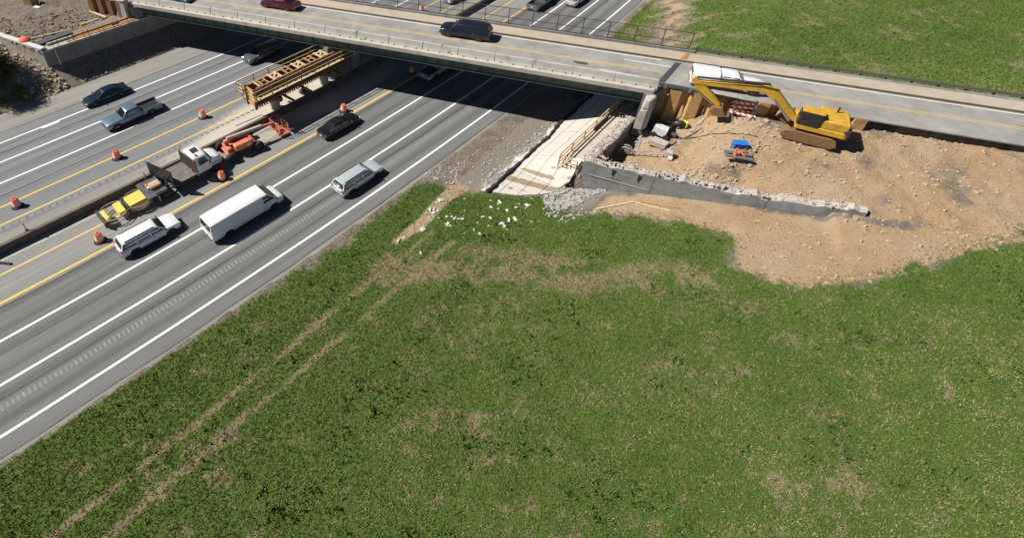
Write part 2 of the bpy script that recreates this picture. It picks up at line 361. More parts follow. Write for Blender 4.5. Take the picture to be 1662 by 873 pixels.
SOIL = np.maximum(SOIL, soft(poly_mask(XX, YY, pxpoly([(985, 318, 1), (1060, 315, 1.6), (1230, 340, 2.5), (1480, 372, 4), (1700, 300, 5), (1700, 385, 4.4), (1420, 452, 3.2), (1290, 470, 2.6), (1230, 452, 2.3), (1195, 430, 2.2), (1190, 385, 2.3), (1100, 360, 1.9), (960, 345, 1)]), 0.7))*0.85)
SOIL = np.maximum(SOIL, soft(((QQ < -28.7) & (QQ > -29.8)).astype(float))*0.5)
SOIL = np.maximum(SOIL, 0.7*path_far*((VV > 9.0) & (QQ > 9.5)))
PALE = np.clip(0.5+0.5*nz(XX, YY, 0.45, 51), 0, 1)
STRAW = np.clip(np.maximum(straw+0.22*nz(XX, YY, 1.1, 61), tracks), 0, 1)
ny, nx = XX.shape
gme = bpy.data.meshes.new('ground')
verts = np.stack([XX, YY, ZZ], -1).reshape(-1, 3).astype(np.float32)
idx = np.arange(ny*nx).reshape(ny, nx)
quads = np.stack([idx[:-1, :-1], idx[:-1, 1:], idx[1:, 1:], idx[1:, :-1]], -1).reshape(-1, 4)
def fast_mesh(me, v, faces):
    k = faces.shape[1]; n = len(faces)
    me.vertices.add(len(v)); me.vertices.foreach_set('co', np.ascontiguousarray(v, np.float32).ravel())
    me.loops.add(n*k); me.loops.foreach_set('vertex_index', np.ascontiguousarray(faces, np.int32).ravel())
    me.polygons.add(n); me.polygons.foreach_set('loop_start', np.arange(0, n*k, k, dtype=np.int32))
    me.update(calc_edges=True); me.validate()
fast_mesh(gme, verts, quads)
gme.polygons.foreach_set('use_smooth', np.ones(len(gme.polygons), bool))
for nm, arr in (('zone_a', (GRASS, GRAVEL, SOIL)), ('zone_b', (STRAW, PALE, PALE*0))):
    at_ = gme.color_attributes.new(nm, 'FLOAT_COLOR', 'POINT')
    at_.data.foreach_set('color', np.stack([*arr, np.ones_like(XX)], -1).reshape(-1).astype(np.float32))
m, nt, lk, b = _new('ground_cover'); co = wpos(nt)
def attr(nm):
    a = nt.new('ShaderNodeAttribute'); a.attribute_name = nm; sp = nt.new('ShaderNodeSeparateColor'); lk.new(a.outputs['Color'], sp.inputs[0]); return sp.outputs
za, zb = attr('zone_a'), attr('zone_b')
n1 = noise(nt, lk, co, 0.9, 10, 0.7); n2 = noise(nt, lk, co, 5.0, 8, 0.7); n3 = noise(nt, lk, co, 22.0, 4, 0.7)
def edge(msk, amt=0.9):               # break up a zone's border with noise
    t = math_n(nt, lk, 'ADD', msk, math_n(nt, lk, 'MULTIPLY', math_n(nt, lk, 'SUBTRACT', n2, 0.5), amt))
    return ramp(nt, lk, t, [(0.38, (0, 0, 0)), (0.62, (1, 1, 1))])
dirt = mixc(nt, lk, ramp(nt, lk, n1, [(0.35, (0, 0, 0)), (0.65, (1, 1, 1))]), (0.15, 0.125, 0.098), (0.31, 0.265, 0.21)); dirt = mixc(nt, lk, ramp(nt, lk, n2, [(0.5, (0, 0, 0)), (0.7, (.6, .6, .6))]), dirt, (0.12, 0.10, 0.08))
soil = mixc(nt, lk, ramp(nt, lk, n1, [(0.3, (0, 0, 0)), (0.7, (1, 1, 1))]), (0.36, 0.215, 0.10), (0.52, 0.36, 0.205))
soil = mixc(nt, lk, math_n(nt, lk, 'MULTIPLY', zb[1], 0.75), soil, (0.50, 0.40, 0.29)); soil = mixc(nt, lk, ramp(nt, lk, n2, [(0.5, (0, 0, 0)), (0.72, (.7, .7, .7))]), soil, (0.27, 0.20, 0.135)); 
grav = mixc(nt, lk, ramp(nt, lk, n3, [(0.35, (0, 0, 0)), (0.65, (1, 1, 1))]), (0.175, 0.15, 0.12), (0.40, 0.36, 0.305))
gcol = mixc(nt, lk, ramp(nt, lk, n2, [(0.3, (0, 0, 0)), (0.7, (1, 1, 1))]), (0.075, 0.125, 0.024), (0.13, 0.185, 0.042))
scol = mixc(nt, lk, ramp(nt, lk, n3, [(0.3, (0, 0, 0)), (0.7, (1, 1, 1))]), (0.22, 0.18, 0.095), (0.33, 0.275, 0.16))
gcol = mixc(nt, lk, edge(zb[0], 1.3), gcol, scol)
c = mixc(nt, lk, edge(za[2]), dirt, soil); c = mixc(nt, lk, edge(za[1]), c, grav); c = mixc(nt, lk, edge(za[0], 1.0), c, gcol)
c = mixc(nt, lk, math_n(nt, lk, 'MULTIPLY', n3, 0.35), c, mixc(nt, lk, 1.0, c, (0.45, 0.42, 0.38), 'MULTIPLY'))
lk.new(c, b.inputs['Base Color']); b.inputs['Roughness'].default_value = 0.95; b.inputs['Specular IOR Level'].default_value = 0.15
bump(nt, lk, b, math_n(nt, lk, 'ADD', n2, math_n(nt, lk, 'MULTIPLY', n3, 0.5)), 0.9, 0.16)
gme.materials.append(m)
ground = bpy.data.objects.new('ground', gme); COL.objects.link(ground); ground['kind'] = 'structure'
def gz(x, y): return float(hz(np.array([x]), np.array([y]))[0])
def on_ground(px, py, z0=1.0):        # the photograph's pixel carried down to the terrain
    z = z0
    for _ in range(12): p = at(px, py, z); z = 0.5*z+0.5*gz(p.x, p.y)
    p = at(px, py, z); p.z = min(gz(p.x, p.y), z0+1.2); return p

# grass blades (nobody could count them)
def grass_object(name, label, pts, size, seed, kindcol):
    r = np.random.default_rng(seed); n = len(pts); B = 4
    P = np.repeat(pts, B, 0); N = len(P)
    a = r.uniform(0, 6.283, N); w = r.uniform(.018, .04, N)*size; h = r.uniform(.06, .17, N)*size; ln = r.uniform(.2, .9, N)*h; la = r.uniform(0, 6.283, N)
    off = r.normal(0, .05*size, (N, 2)); bx = P[:, 0]+off[:, 0]; by = P[:, 1]+off[:, 1]; bz = P[:, 2]-0.01
    v = np.empty((N, 3, 3), np.float32)
    v[:, 0] = np.stack([bx-np.cos(a)*w, by-np.sin(a)*w, bz], 1); v[:, 1] = np.stack([bx+np.cos(a)*w, by+np.sin(a)*w, bz], 1)
    v[:, 2] = np.stack([bx+np.cos(la)*ln, by+np.sin(la)*ln, bz+h], 1)
    me = bpy.data.meshes.new(name); fast_mesh(me, v.reshape(-1, 3), np.arange(N*3).reshape(-1, 3)); me.materials.append(kindcol)
    o = bpy.data.objects.new(name, me); COL.objects.link(o); o['kind'] = 'stuff'; o['label'] = label; o['category'] = 'grass'; return o
def blade_mat(name, a, b_, s1, s2):
    m, nt, lk, b = _new(name); co = wpos(nt)
    f = noise(nt, lk, co, 0.45, 10, 0.75); f = math_n(nt, lk, 'ADD', math_n(nt, lk, 'MULTIPLY', f, .55), math_n(nt, lk, 'MULTIPLY', noise(nt, lk, co, 0.11, 4, .6), .45)); g = noise(nt, lk, co, 7, 3, 0.6)
    c = mixc(nt, lk, ramp(nt, lk, f, [(0.40, (0, 0, 0)), (0.60, (1, 1, 1))]), a, b_)
    c = mixc(nt, lk, ramp(nt, lk, g, [(0.60, (0, 0, 0)), (0.76, (.45, .45, .45))]), c, s1)
    lk.new(c, b.inputs['Base Color']); b.inputs['Roughness'].default_value = 0.75; b.inputs['Specular IOR Level'].default_value = 0.2
    return m
def scatter(x0, x1, y0, y1, n, seed, field, thr):
    r = np.random.default_rng(seed); x = r.uniform(x0, x1, n); y = r.uniform(y0, y1, n)
    i = np.clip(np.searchsorted(GX, x), 1, nx-1); j = np.clip(np.searchsorted(GY, y), 1, ny-1)
    tx = (x-GX[i-1])/(GX[i]-GX[i-1]); ty = (y-GY[j-1])/(GY[j]-GY[j-1])
    def bl(A): return (A[j-1, i-1]*(1-tx)+A[j-1, i]*tx)*(1-ty)+(A[j, i-1]*(1-tx)+A[j, i]*tx)*ty
    k = bl(field) > thr+0.9*(r.uniform(0, 1, n)-0.5)
    return np.stack([x[k], y[k], bl(ZZ)[k]], 1)
GB = blade_mat('blades_green', (0.09, 0.165, 0.027), (0.185, 0.25, 0.058), (0.32, 0.31, 0.12), 0)
SB = blade_mat('blades_straw', (0.30, 0.25, 0.13), (0.42, 0.35, 0.21), (0.13, 0.17, 0.05), 0)
WB = blade_mat('blades_weed', (0.045, 0.085, 0.02), (0.085, 0.14, 0.03), (0.16, 0.20, 0.06), 0)
fresh = GRASS*(1-0.8*STRAW); dry = GRASS*STRAW
grass_object('grass', 'short green grass on the bank beside the right carriageway', scatter(-40, 78, 2, 42, 420000, 1, fresh*(QQ > 0)*(VV < 0), 0.45), 0.85, 2, GB)
WEED = np.clip(nz(XX, YY, .55, 91)*.8+nz(XX, YY, 2.4, 92)*.5, 0, 1)*fresh*(QQ > 9.5)*(VV < WING_V-2)
grass_object('weeds', 'taller dark green weed clumps in the grass bank', scatter(-40, 78, 2, 42, 60000, 13, WEED, .55), 2.1, 14, WB)
grass_object('dry_grass', 'straw coloured dry grass along the near edge of the bank', scatter(-40, 78, 2, 42, 240000, 3, dry*(QQ > 0)*(VV < 0), 0.4), 0.85, 4, SB)
grass_object('grass', 'mown green grass slope beyond the far fence of the overpass', scatter(15, 78, 30, 84, 90000, 5, fresh*(VV > 8.5), 0.45), 1.3, 6, GB)
grass_object('grass', 'small green weed patches by the left carriageway edge', scatter(-60, -25, 35, 60, 60000, 7, g_left*(QQ < -28), 0.5), 1.3, 8, GB)
# ------------------------------------------------------------------ highway
S0, S1 = -140.0, 230.0
def strip(name, q0, q1, z, mat, parent=None, s0=S0, s1=S1, step=1.5, nq=1, kind=None, thick=0.0):
    n = max(1, int(round((s1-s0)/step))); vs_ = []; fs = []; uvs = []
    for i in range(n+1):
        s = s0+(s1-s0)*i/n
        for j in range(nq+1):
            q = q0+(q1-q0)*j/nq; vs_.append(hw(s, q, z)); uvs.append((s, q))
    w = nq+1
    fs = [(i*w+j, i*w+j+1, (i+1)*w+j+1, (i+1)*w+j) for i in range(n) for j in range(nq)]
    me = bpy.data.meshes.new(name); me.from_pydata(vs_, [], fs)
    ul = me.uv_layers.new(name='road')
    li = np.empty(len(me.loops), np.int32); me.loops.foreach_get('vertex_index', li)
    ul.data.foreach_set('uv', np.array(uvs, np.float32)[li].ravel())
    me.materials.append(mat); o = bpy.data.objects.new(name, me); COL.objects.link(o)
    if parent: o.parent = parent
    elif kind is None: o['kind'] = 'structure'
    if kind: o['kind'] = kind
    return o
def asphalt(name, a, b_, tint, lanes, dust=None):
    m, nt, lk, b = _new(name)
    uv = nt.new('ShaderNodeUVMap'); uv.uv_map = 'road'; co = uv.outputs[0]
    big = noise(nt, lk, co, 0.5, 8, 0.65, (0.12, 1, 1)); mid = noise(nt, lk, co, 2.2, 8, 0.7); fine = noise(nt, lk, co, 28, 4, 0.75)
    streak = noise(nt, lk, co, 3.2, 6, 0.6, (0.02, 1, 1))
    c = mixc(nt, lk, ramp(nt, lk, big, [(0.35, (0, 0, 0)), (0.65, (1, 1, 1))]), a, b_)
    c = mixc(nt, lk, ramp(nt, lk, streak, [(0.45, (0, 0, 0)), (0.7, (.45, .45, .45))]), c, tuple(x*0.62 for x in a))
    sp = nt.new('ShaderNodeSeparateXYZ'); lk.new(co, sp.inputs[0])
    # tyre-polished tracks down every lane
    for q in lanes:
        d = math_n(nt, lk, 'ABSOLUTE', math_n(nt, lk, 'SUBTRACT', sp.outputs[1], q))
        t = ramp(nt, lk, d, [(0.0, (.8, .8, .8)), (0.5, (0, 0, 0))])
        c = mixc(nt, lk, math_n(nt, lk, 'MULTIPLY', t, math_n(nt, lk, 'ADD', streak, 0.25)), c, tint)
    blot = noise(nt, lk, co, 0.35, 6, 0.6)
    c = mixc(nt, lk, ramp(nt, lk, blot, [(0.62, (0, 0, 0)), (0.72, (.4, .4, .4))]), c, tuple(x*0.72 for x in a))
    c = mixc(nt, lk, ramp(nt, lk, mid, [(0.56, (0, 0, 0)), (0.74, (.4, .4, .4))]), c, tuple(x*0.7 for x in a))
    c = mixc(nt, lk, ramp(nt, lk, fine, [(0.3, (.5, .5, .5)), (0.6, (0, 0, 0))]), c, tuple(x*0.55 for x in a))
    if dust:                             # pale construction dust around the new pier
        ds = math_n(nt, lk, 'MULTIPLY', math_n(nt, lk, 'SUBTRACT', sp.outputs[0], dust[0]), 1/dust[1]); dq = math_n(nt, lk, 'MULTIPLY', math_n(nt, lk, 'SUBTRACT', sp.outputs[1], dust[2]), 1/dust[3])
        r2 = math_n(nt, lk, 'ADD', math_n(nt, lk, 'POWER', math_n(nt, lk, 'ABSOLUTE', ds), 2.0), math_n(nt, lk, 'POWER', math_n(nt, lk, 'ABSOLUTE', dq), 2.0))
        r2 = math_n(nt, lk, 'ADD', r2, math_n(nt, lk, 'MULTIPLY', math_n(nt, lk, 'SUBTRACT', mid, 0.5), 1.1))
        c = mixc(nt, lk, ramp(nt, lk, r2, [(0.3, (.85, .85, .85)), (1.0, (0.2, .2, .2)), ]) if False else ramp(nt, lk, r2, [(0.45, (.92, .92, .92)), (1.0, (0, 0, 0))]), c, (0.50, 0.455, 0.38))
    lk.new(c, b.inputs['Base Color']); b.inputs['Roughness'].default_value = 0.88; b.inputs['Specular IOR Level'].default_value = 0.25
    bump(nt, lk, b, fine, 0.35, 0.012)
    return m
AS_R = asphalt('asphalt_right', (0.158, 0.159, 0.156), (0.205, 0.204, 0.197), (0.08, 0.08, 0.079), (-2.7, -0.95, 0.85, 2.6, 4.4, 6.15))
AS_L = asphalt('asphalt_left', (0.195, 0.20, 0.206), (0.235, 0.239, 0.242), (0.125, 0.128, 0.13), (-22.9, -21.2, -19.6, -17.9, -16.2, -14.5), (-24, 14, -9.0, 3.6))
AS_S = asphalt('asphalt_shoulder', (0.235, 0.232, 0.222), (0.30, 0.292, 0.272), (0.16, 0.155, 0.15), (), (-18, 9, -7.2, 2.4))
SH_D = asphalt('shoulder_dusty', (0.24, 0.225, 0.20), (0.34, 0.32, 0.285), (0.2, 0.2, 0.2), ())
SLAB = asphalt('median_concrete', (0.27, 0.25, 0.215), (0.33, 0.305, 0.265), (0.2, 0.2, 0.2), (), (-24, 16, -9.4, 6))
road_r = strip('highway_right', -3.1, 8.45, 0.0, AS_R, nq=6)
strip('shoulder', -8.75+DQ, -3.1, 0.0, AS_S, nq=3)
strip('shoulder', 8.45, 9.35, -0.004, SH_D, nq=2)
road_l = strip('highway_left', -25.6+DQ, -10.15+DQ, LZ, AS_L, nq=8)
strip('median_slab', -10.15+DQ, -9.05+DQ, LZ, SLAB, nq=1)
strip('shoulder', -28.95, -25.6+DQ, LZ-0.002, SH_D, nq=2)
def line_mat(name, col, worn_amt):
    m, nt, lk, b = _new(name); co = wpos(nt)
    f = noise(nt, lk, co, 9, 8, 0.75); c = mixc(nt, lk, ramp(nt, lk, f, [(0.52, (0, 0, 0)), (0.72, (worn_amt,)*3)]), col, (0.2, 0.2, 0.19))
    lk.new(c, b.inputs['Base Color']); b.inputs['Roughness'].default_value = 0.6; return m
LW = line_mat('line_white', (0.80, 0.80, 0.79), 0.25); LY = line_mat('line_yellow', (0.76, 0.50, 0.045), 0.35); LYW = line_mat('line_yellow_worn', (0.62, 0.44, 0.14), 0.85); LYD = line_mat('line_yellow_dusty', (0.68, 0.48, 0.12), 0.6)
SEAM = worn('tar_seam', (0.045, 0.045, 0.046), (0.075, 0.075, 0.074), 4, 0.8, 0.1)
def line(q, z, mat, parent, w=0.15, s0=S0, s1=S1): return strip('lane_line', q-w/2, q+w/2, z, mat, parent, s0, s1, 2.0)
for q in (0.0, 3.5, 7.06): line(q, 0.004, LW, road_r, 0.19)
line(-3.43, 0.004, LY, road_r, 0.19)
shoulder_m = bpy.data.objects['shoulder']
line(-6.3, 0.004, LYD, shoulder_m, 0.17, S0, -36.0); line(-6.1, 0.004, LYD, shoulder_m, 0.17, 6, S1); line(-6.25, 0.004, LYW, shoulder_m, 0.15, -32.6, -29.5)
for q in (-23.7, -20.4, -17.1): line(q+DQ, LZ+0.004, LW, road_l, 0.19)
line(-13.65+DQ, LZ+0.004, LY, road_l, 0.17); line(-11.3+DQ, LZ+0.004, LYD, road_l, 0.17, S0, -27); line(-11.0+DQ, LZ+0.004, LYD, road_l, 0.17, 0, S1)
line(-23.45+DQ, LZ+0.006, LW, road_l, 0.2, -46, -44.2); line(-23.95+DQ, LZ+0.006, LW, road_l, 0.2, -54, -50.4)
# tar-sealed seams between the paving lanes
def seam(q, z, parent, w, s0=S0, s1=S1, seed=0):
    mb = MB(); r = random.Random(seed); n = int((s1-s0)/1.2); L = []
    for i in range(n+1):
        s = s0+(s1-s0)*i/n; d = 0.035*math.sin(s*0.7+seed)+r.uniform(-.018, .018); ww = w*r.uniform(.6, 1.25)
        L.append((hw(s, q+d-ww/2, z), hw(s, q+d+ww/2, z)))
    for a, b_ in zip(L, L[1:]): mb.quad(a[0], a[1], b_[1], b_[0])
    return mb.build('tar_seam', SEAM, parent)
for i, (q, w) in enumerate([(-2.95, .16), (1.15, .09), (4.55, .17), (8.42, .1)]): seam(q, 0.003, road_r, w, seed=i)
for i, (q, w) in enumerate([(-25.55, .13), (-21.9, .2), (-18.6, .11), (-15.2, .13)]): seam(q+DQ, LZ+0.003, road_l, w, seed=9+i)
# rumble strips: milled grooves, far too many to count
def rumble(q0, q1, z, mat, parent, s0, s1, pitch, w):
    mb = MB(); s = s0
    while s < s1:
        mb.quad(hw(s, q0, z), hw(s, q1, z), hw(s+w, q1, z), hw(s+w, q0, z)); s += pitch
    return mb.build('rumble_grooves', mat, parent, kind='stuff')
GROOVE = worn('groove_pale', (0.27, 0.27, 0.265), rough=0.9); GROOVE2 = worn('groove_grey', (0.265, 0.265, 0.262), rough=0.9); GROOVE_D = worn('groove_dark', (0.15, 0.15, 0.15), rough=0.9)
rumble(4.95, 5.4, 0.003, GROOVE, road_r, -75, 30, 0.32, 0.15)
rumble(-10.95+DQ, -10.6+DQ, LZ+0.003, GROOVE2, road_l, -75, 8, 0.62, 0.3); rumble(-10.88+DQ, -10.55+DQ, LZ+0.0045, GROOVE_D, road_l, -74.7, 8, 0.62, 0.14)
# retaining wall of the median, in cast lengths
rw = thing('median_wall', 'low concrete retaining wall between the two carriageways', 'wall')
SEGL = 9.0; s = -96.0
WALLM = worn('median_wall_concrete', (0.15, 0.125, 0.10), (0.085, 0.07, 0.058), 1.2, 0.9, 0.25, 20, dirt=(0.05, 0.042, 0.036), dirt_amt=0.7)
while s < 120:
    mb = MB(); r0 = []
    for k in range(7):
        ss = s+0.012+(SEGL-0.024)*k/6
        r0.append([hw(ss, -9.05+DQ, -0.2), hw(ss, -8.72+DQ, -0.2), hw(ss, -8.75+DQ, LZ+0.012), hw(ss, -9.05+DQ, LZ+0.012)])
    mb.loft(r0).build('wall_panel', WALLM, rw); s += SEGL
strip('gutter', -8.71+DQ, -7.75, 0.004, CONC, None, -96, 120)
# black bar put in for a cast shadow on the median shoulder
mb = MB(); p0, p1 = hw(-54.6, -8.1, 0.07), hw(-53.5, -6.85, 0.07); mb.bar(p0, p1, 0.2, 0.13)
tag(mb.build('shadow_bar', RUBBER, bevel=0.02), 'black bar standing in for a shadow on the median shoulder', 'shadow bar')

# ------------------------------------------------------------------ concrete slope paving on the right bank
def slab_mat():
    m, nt, lk, b = _new('slope_concrete'); co = wpos(nt)
    a = nt.new('ShaderNodeAttribute'); a.attribute_name = 'mud'; sp = nt.new('ShaderNodeSeparateColor'); lk.new(a.outputs['Color'], sp.inputs[0])
    n1 = noise(nt, lk, co, 1.4, 8, 0.7); n2 = noise(nt, lk, co, 14, 6, 0.7)
    c = mixc(nt, lk, n1, (0.50, 0.455, 0.395), (0.60, 0.56, 0.50)); c = mixc(nt, lk, math_n(nt, lk, 'MULTIPLY', n2, .4), c, (0.40, 0.36, 0.30))
    t = math_n(nt, lk, 'ADD', sp.outputs[0], math_n(nt, lk, 'MULTIPLY', math_n(nt, lk, 'SUBTRACT', n1, 0.5), 0.9))
    c = mixc(nt, lk, ramp(nt, lk, t, [(0.42, (0, 0, 0)), (0.56, (.92, .92, .92))]), c, (0.25, 0.19, 0.115))
    lk.new(c, b.inputs['Base Color']); b.inputs['Roughness'].default_value = 0.9; bump(nt, lk, b, n2, 0.15); return m
SLOPE = slab_mat()
paving = bpy.data.objects.new('slope_paving', None); COL.objects.link(paving); paving['kind'] = 'structure'
def spz(q, s): return 0.30+(q-13.6)*float(kslope(s))
qs = [13.75, 15.1, 16.45, 17.8, 19.3]; s = PAVE_S0-.8; row = 0
while s < 24:
    for j in range(4):
        if j == 3 and s > -16.5: continue
        s_end = s+2.35; mb = MB(); g = 0.022; N = 6; vs_ = []; md = []
        q0, q1 = qs[j]+g, qs[j+1]-g
        for i in range(N+1):
            for k in range(4):
                ss = s+g+(s_end-s-2*g)*i/N; q = q0+(q1-q0)*k/3; e = 0.0
                if j == 0 and k == 0: q += 0.28*math.sin(ss*0.9)+0.16*math.sin(ss*2.3+1)
                sk = ss
                p = hw(sk, q, spz(q, sk)); pu, pv_ = uv_np(p.x, p.y); ve = float(v_end(q))+.05
                while pv_ < ve and sk < s_end: sk += .05; p = hw(sk, q, spz(q, sk)); pv_ = uv_np(p.x, p.y)[1]
                vs_.append(p)
                e1 = ss+17.55-.25*(q-16.5); e2 = ss+16.35-.1*(q-15.8); e3 = ss+18.7-.4*(q-16.5)
                md.append(max(math.exp(-(e1/.42)**2), .9*math.exp(-(e2/.2)**2), .8*math.exp(-(e3/.12)**2)*(q > 15.5), .55*math.exp(-((ss+15.7-.1*(q-15.8))/.1)**2)))
        if (vs_[0]-vs_[-4]).length < .4 and (vs_[3]-vs_[-1]).length < .4: continue
        nvt = len(vs_); vs2 = vs_+[Vector((p.x, p.y, p.z-0.12)) for p in vs_]
        fs = [(i*4+k, i*4+k+1, (i+1)*4+k+1, (i+1)*4+k) for i in range(N) for k in range(3)]
        rim = [i*4 for i in range(N+1)]+[N*4+1, N*4+2]+[i*4+3 for i in range(N, -1, -1)]+[2, 1]
        fs += [(rim[i], rim[(i+1) % len(rim)], rim[(i+1) % len(rim)]+nvt, rim[i]+nvt) for i in range(len(rim))]
        me = bpy.data.meshes.new('slab'); me.from_pydata(vs2, [], fs)
        ca = me.color_attributes.new('mud', 'FLOAT_COLOR', 'POINT')
        for i, val in enumerate(md+md): ca.data[i].color = (val, val, val, 1)
        me.materials.append(SLOPE); o = bpy.data.objects.new('slab', me); COL.objects.link(o); o.parent = paving
        o.location.z = RNG.uniform(-.006, .006)
    s = s_end; row += 1
# ledge above the paving, beam seat and broken abutment wall
LEDGE = worn('ledge_concrete', (0.52, 0.46, 0.385), (0.42, 0.365, 0.295), 1.6, 0.92, 0.25, 20, dirt=(0.33, 0.25, 0.16), dirt_amt=0.7)
BROKEN = worn('broken_concrete', (0.52, 0.47, 0.42), (0.30, 0.265, 0.23), 7, 0.95, 0.6, 22)
def ragged(poly_bot, poly_top_fn, name, mat, parent): pass
ab = thing('old_abutment', 'partly demolished concrete abutment with rubble crest beside the dirt pit', 'abutment')
def wall_run(name, pts, thick, z0, z1, mat, top_mat, parent, rough=0.12, nseg=10, side=1, seed=3):
    """straight wall between consecutive plan points with a broken, uneven crest; z0, z1 are functions of (x, y, t)"""
    r = random.Random(seed); mb = MB(); tb = MB(); a, b_ = Vector(pts[0]), Vector(pts[1]); t = (b_-a).normalized(); n = Vector((-t.y, t.x, 0))*thick*side
    rings = []; n_ = max(2, int((b_-a).length/0.35))
    for i in range(n_+1):
        p = a+(b_-a)*i/n_; zt = z1(i/n_)+r.uniform(-rough, rough*.5); zb = z0(i/n_)
        m_ = p+n*0.5
        rings.append([(p.x, p.y, zb), (p.x+r.uniform(-.01, .01), p.y, zt-0.1), (p.x+n.x*.2, p.y+n.y*.2, zt+r.uniform(-.02, .08)), (m_.x, m_.y, zt+r.uniform(-.05, .16)), (p.x+n.x*.8, p.y+n.y*.8, zt+r.uniform(-.02, .1)), (p.x+n.x, p.y+n.y, zt-0.08+r.uniform(-.1, .06)), (p.x+n.x, p.y+n.y, zb)])
    body = [[g[0], g[1], g[5], g[6]] for g in rings]; crest = [[(g[1][0], g[1][1], g[1][2]-.001), g[2], g[3], g[4], (g[5][0], g[5][1], g[5][2]-.001)] for g in rings]
    o = mb.loft([[Vector(p) for p in g] for g in body]).build(name, mat, parent)
    vs_ = [p for g in crest for p in g]; k = 5; fs = [(i*k+j, i*k+j+1, (i+1)*k+j+1, (i+1)*k+j) for i in range(len(crest)-1) for j in range(4)]
    tb.add(vs_, fs).build('broken_crest', top_mat, parent if parent.type == 'EMPTY' else parent)
    return o
# ledge strip
rg = []
for i in range(21):
    s = -15.4+17.4*i/20; e_ = min(1, (s+15.4)/1.2)
    rg.append([hw(s, 17.82, .9), hw(s, 19.75, .9), hw(s, 19.75, 2.1+.52*e_), hw(s, 17.82, 1.9+.52*e_)])
MB().loft(rg).build('ledge', LEDGE, ab)
wall_run('front_wall', (hw(-14.6, 19.5), hw(-6.2, 19.35)), 0.75, lambda t: 1.2, lambda t: 3.15+0.1*math.sin(9*t), CONC_D, BROKEN, ab, 0.14, seed=5, side=-1)
wall_run('low_wall', (hw(-6.2, 19.35), hw(0.6, 19.3)), 1.3, lambda t: 1.2, lambda t: 2.75+0.25*t, LEDGE, BROKEN, ab, 0.06, seed=6, side=-1)
# wing wall: dark weathered face, raked end, panels split by a joint
def wing_pt(u, off=0.0): return br(u, WING_V+off)
WF = 0.75
def wing_panel(name, u0, u1, zt0, zt1, rake0, seed, mat=None):
    mat = mat or WINGM; r = random.Random(seed); n = max(3, int((u1-u0)/0.4)); face = []; back = []
    mb = MB(); cb = MB(); rings = []; crest = []
    for i in range(n+1):
        t = i/n; u = u0+(u1-u0)*t; zt = zt0+(zt1-zt0)*t+r.uniform(-.2, .08)+.1*math.sin(u*2.1)*math.sin(u*.7); zb = 0.2
        rk = rake0*(1-t)**6
        pf_b = br(u-rk*0.62, WING_V-0.16, zb); pf_t = br(u, WING_V, zt-.12); pk_t = br(u, WING_V+WF, zt-.1+r.uniform(-.1, .05)); pk_b = br(u, WING_V+WF, zb)
        rings.append([pf_b, pf_t, pk_t, pk_b])
        crest.append([pf_t+Vector((0, 0, -.001)), br(u, WING_V+.16, zt+r.uniform(-.03, .05)), br(u, WING_V+WF*.5, zt+r.uniform(-.04, .15)), br(u, WING_V+WF*.8, zt+r.uniform(-.04, .08)), pk_t+Vector((0, 0, -.001))])
    o = mb.loft(rings).build(name, mat, wing)
    vs_ = [p for g in crest for p in g]; fs = [(i*5+j, i*5+j+1, (i+1)*5+j+1, (i+1)*5+j) for i in range(n) for j in range(4)]
    cb.add(vs_, fs).build('broken_crest', BROKEN, wing)
WINGM = worn('wing_weathered', (0.33, 0.335, 0.315), (0.20, 0.205, 0.195), 0.9, 0.92, 0.3, 18, dirt=(0.10, 0.10, 0.095), dirt_amt=0.8)
wing = thing('wing_wall', 'long dark weathered concrete wing wall with broken crest above the grass', 'wall')
wing_panel('wall_panel', WING_U0, 28.05, 3.75, 3.7, 2.2, 11); wing_panel('wall_panel', 28.09, 36.0, 3.68, 3.75, 0, 12); wing_panel('wall_panel', 36.04, 42.0, 3.75, 4.45, 0, 13)
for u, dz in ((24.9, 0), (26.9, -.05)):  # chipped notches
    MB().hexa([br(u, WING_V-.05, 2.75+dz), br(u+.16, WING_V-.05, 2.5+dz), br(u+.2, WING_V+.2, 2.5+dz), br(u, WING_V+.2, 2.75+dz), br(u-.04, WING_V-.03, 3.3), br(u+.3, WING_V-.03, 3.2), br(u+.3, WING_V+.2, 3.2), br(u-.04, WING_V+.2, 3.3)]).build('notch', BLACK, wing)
MB().bar(br(23.3, WING_V-.10, 2.3), br(28.0, WING_V-.08, 1.95), 0.05, 0.05).build('form_line', CONC, wing)
# stub of the removed pier seat next to the overpass end
stub = thing('concrete_stub', 'jagged grey concrete stub standing at the right end of the overpass', 'concrete stub')
u0 = 26.3
MB().hexa([br(26.4, -1.0, 2.9), br(27.1, -1.05, 2.9), br(27.55, -.5, 2.9), br(26.65, -.4, 2.9), br(26.5, -.95, 4.9), br(27.1, -1.0, 5.1), br(27.55, -.5, 5.5), br(26.75, -.4, 5.4)]).build('stub_body', CONC, stub, bevel=0.06)
MB().hexa([br(26.55, -.98, 5.1), br(27.2, -1.0, 5.1), br(27.5, -.35, 5.2), br(26.6, -.3, 5.2), br(26.7, -.8, 6.0), br(27.1, -.9, 6.1), br(27.6, -.3, 6.4), br(26.7, -.25, 6.3)]).build('broken_top', BROKEN, stub, bevel=0.09)

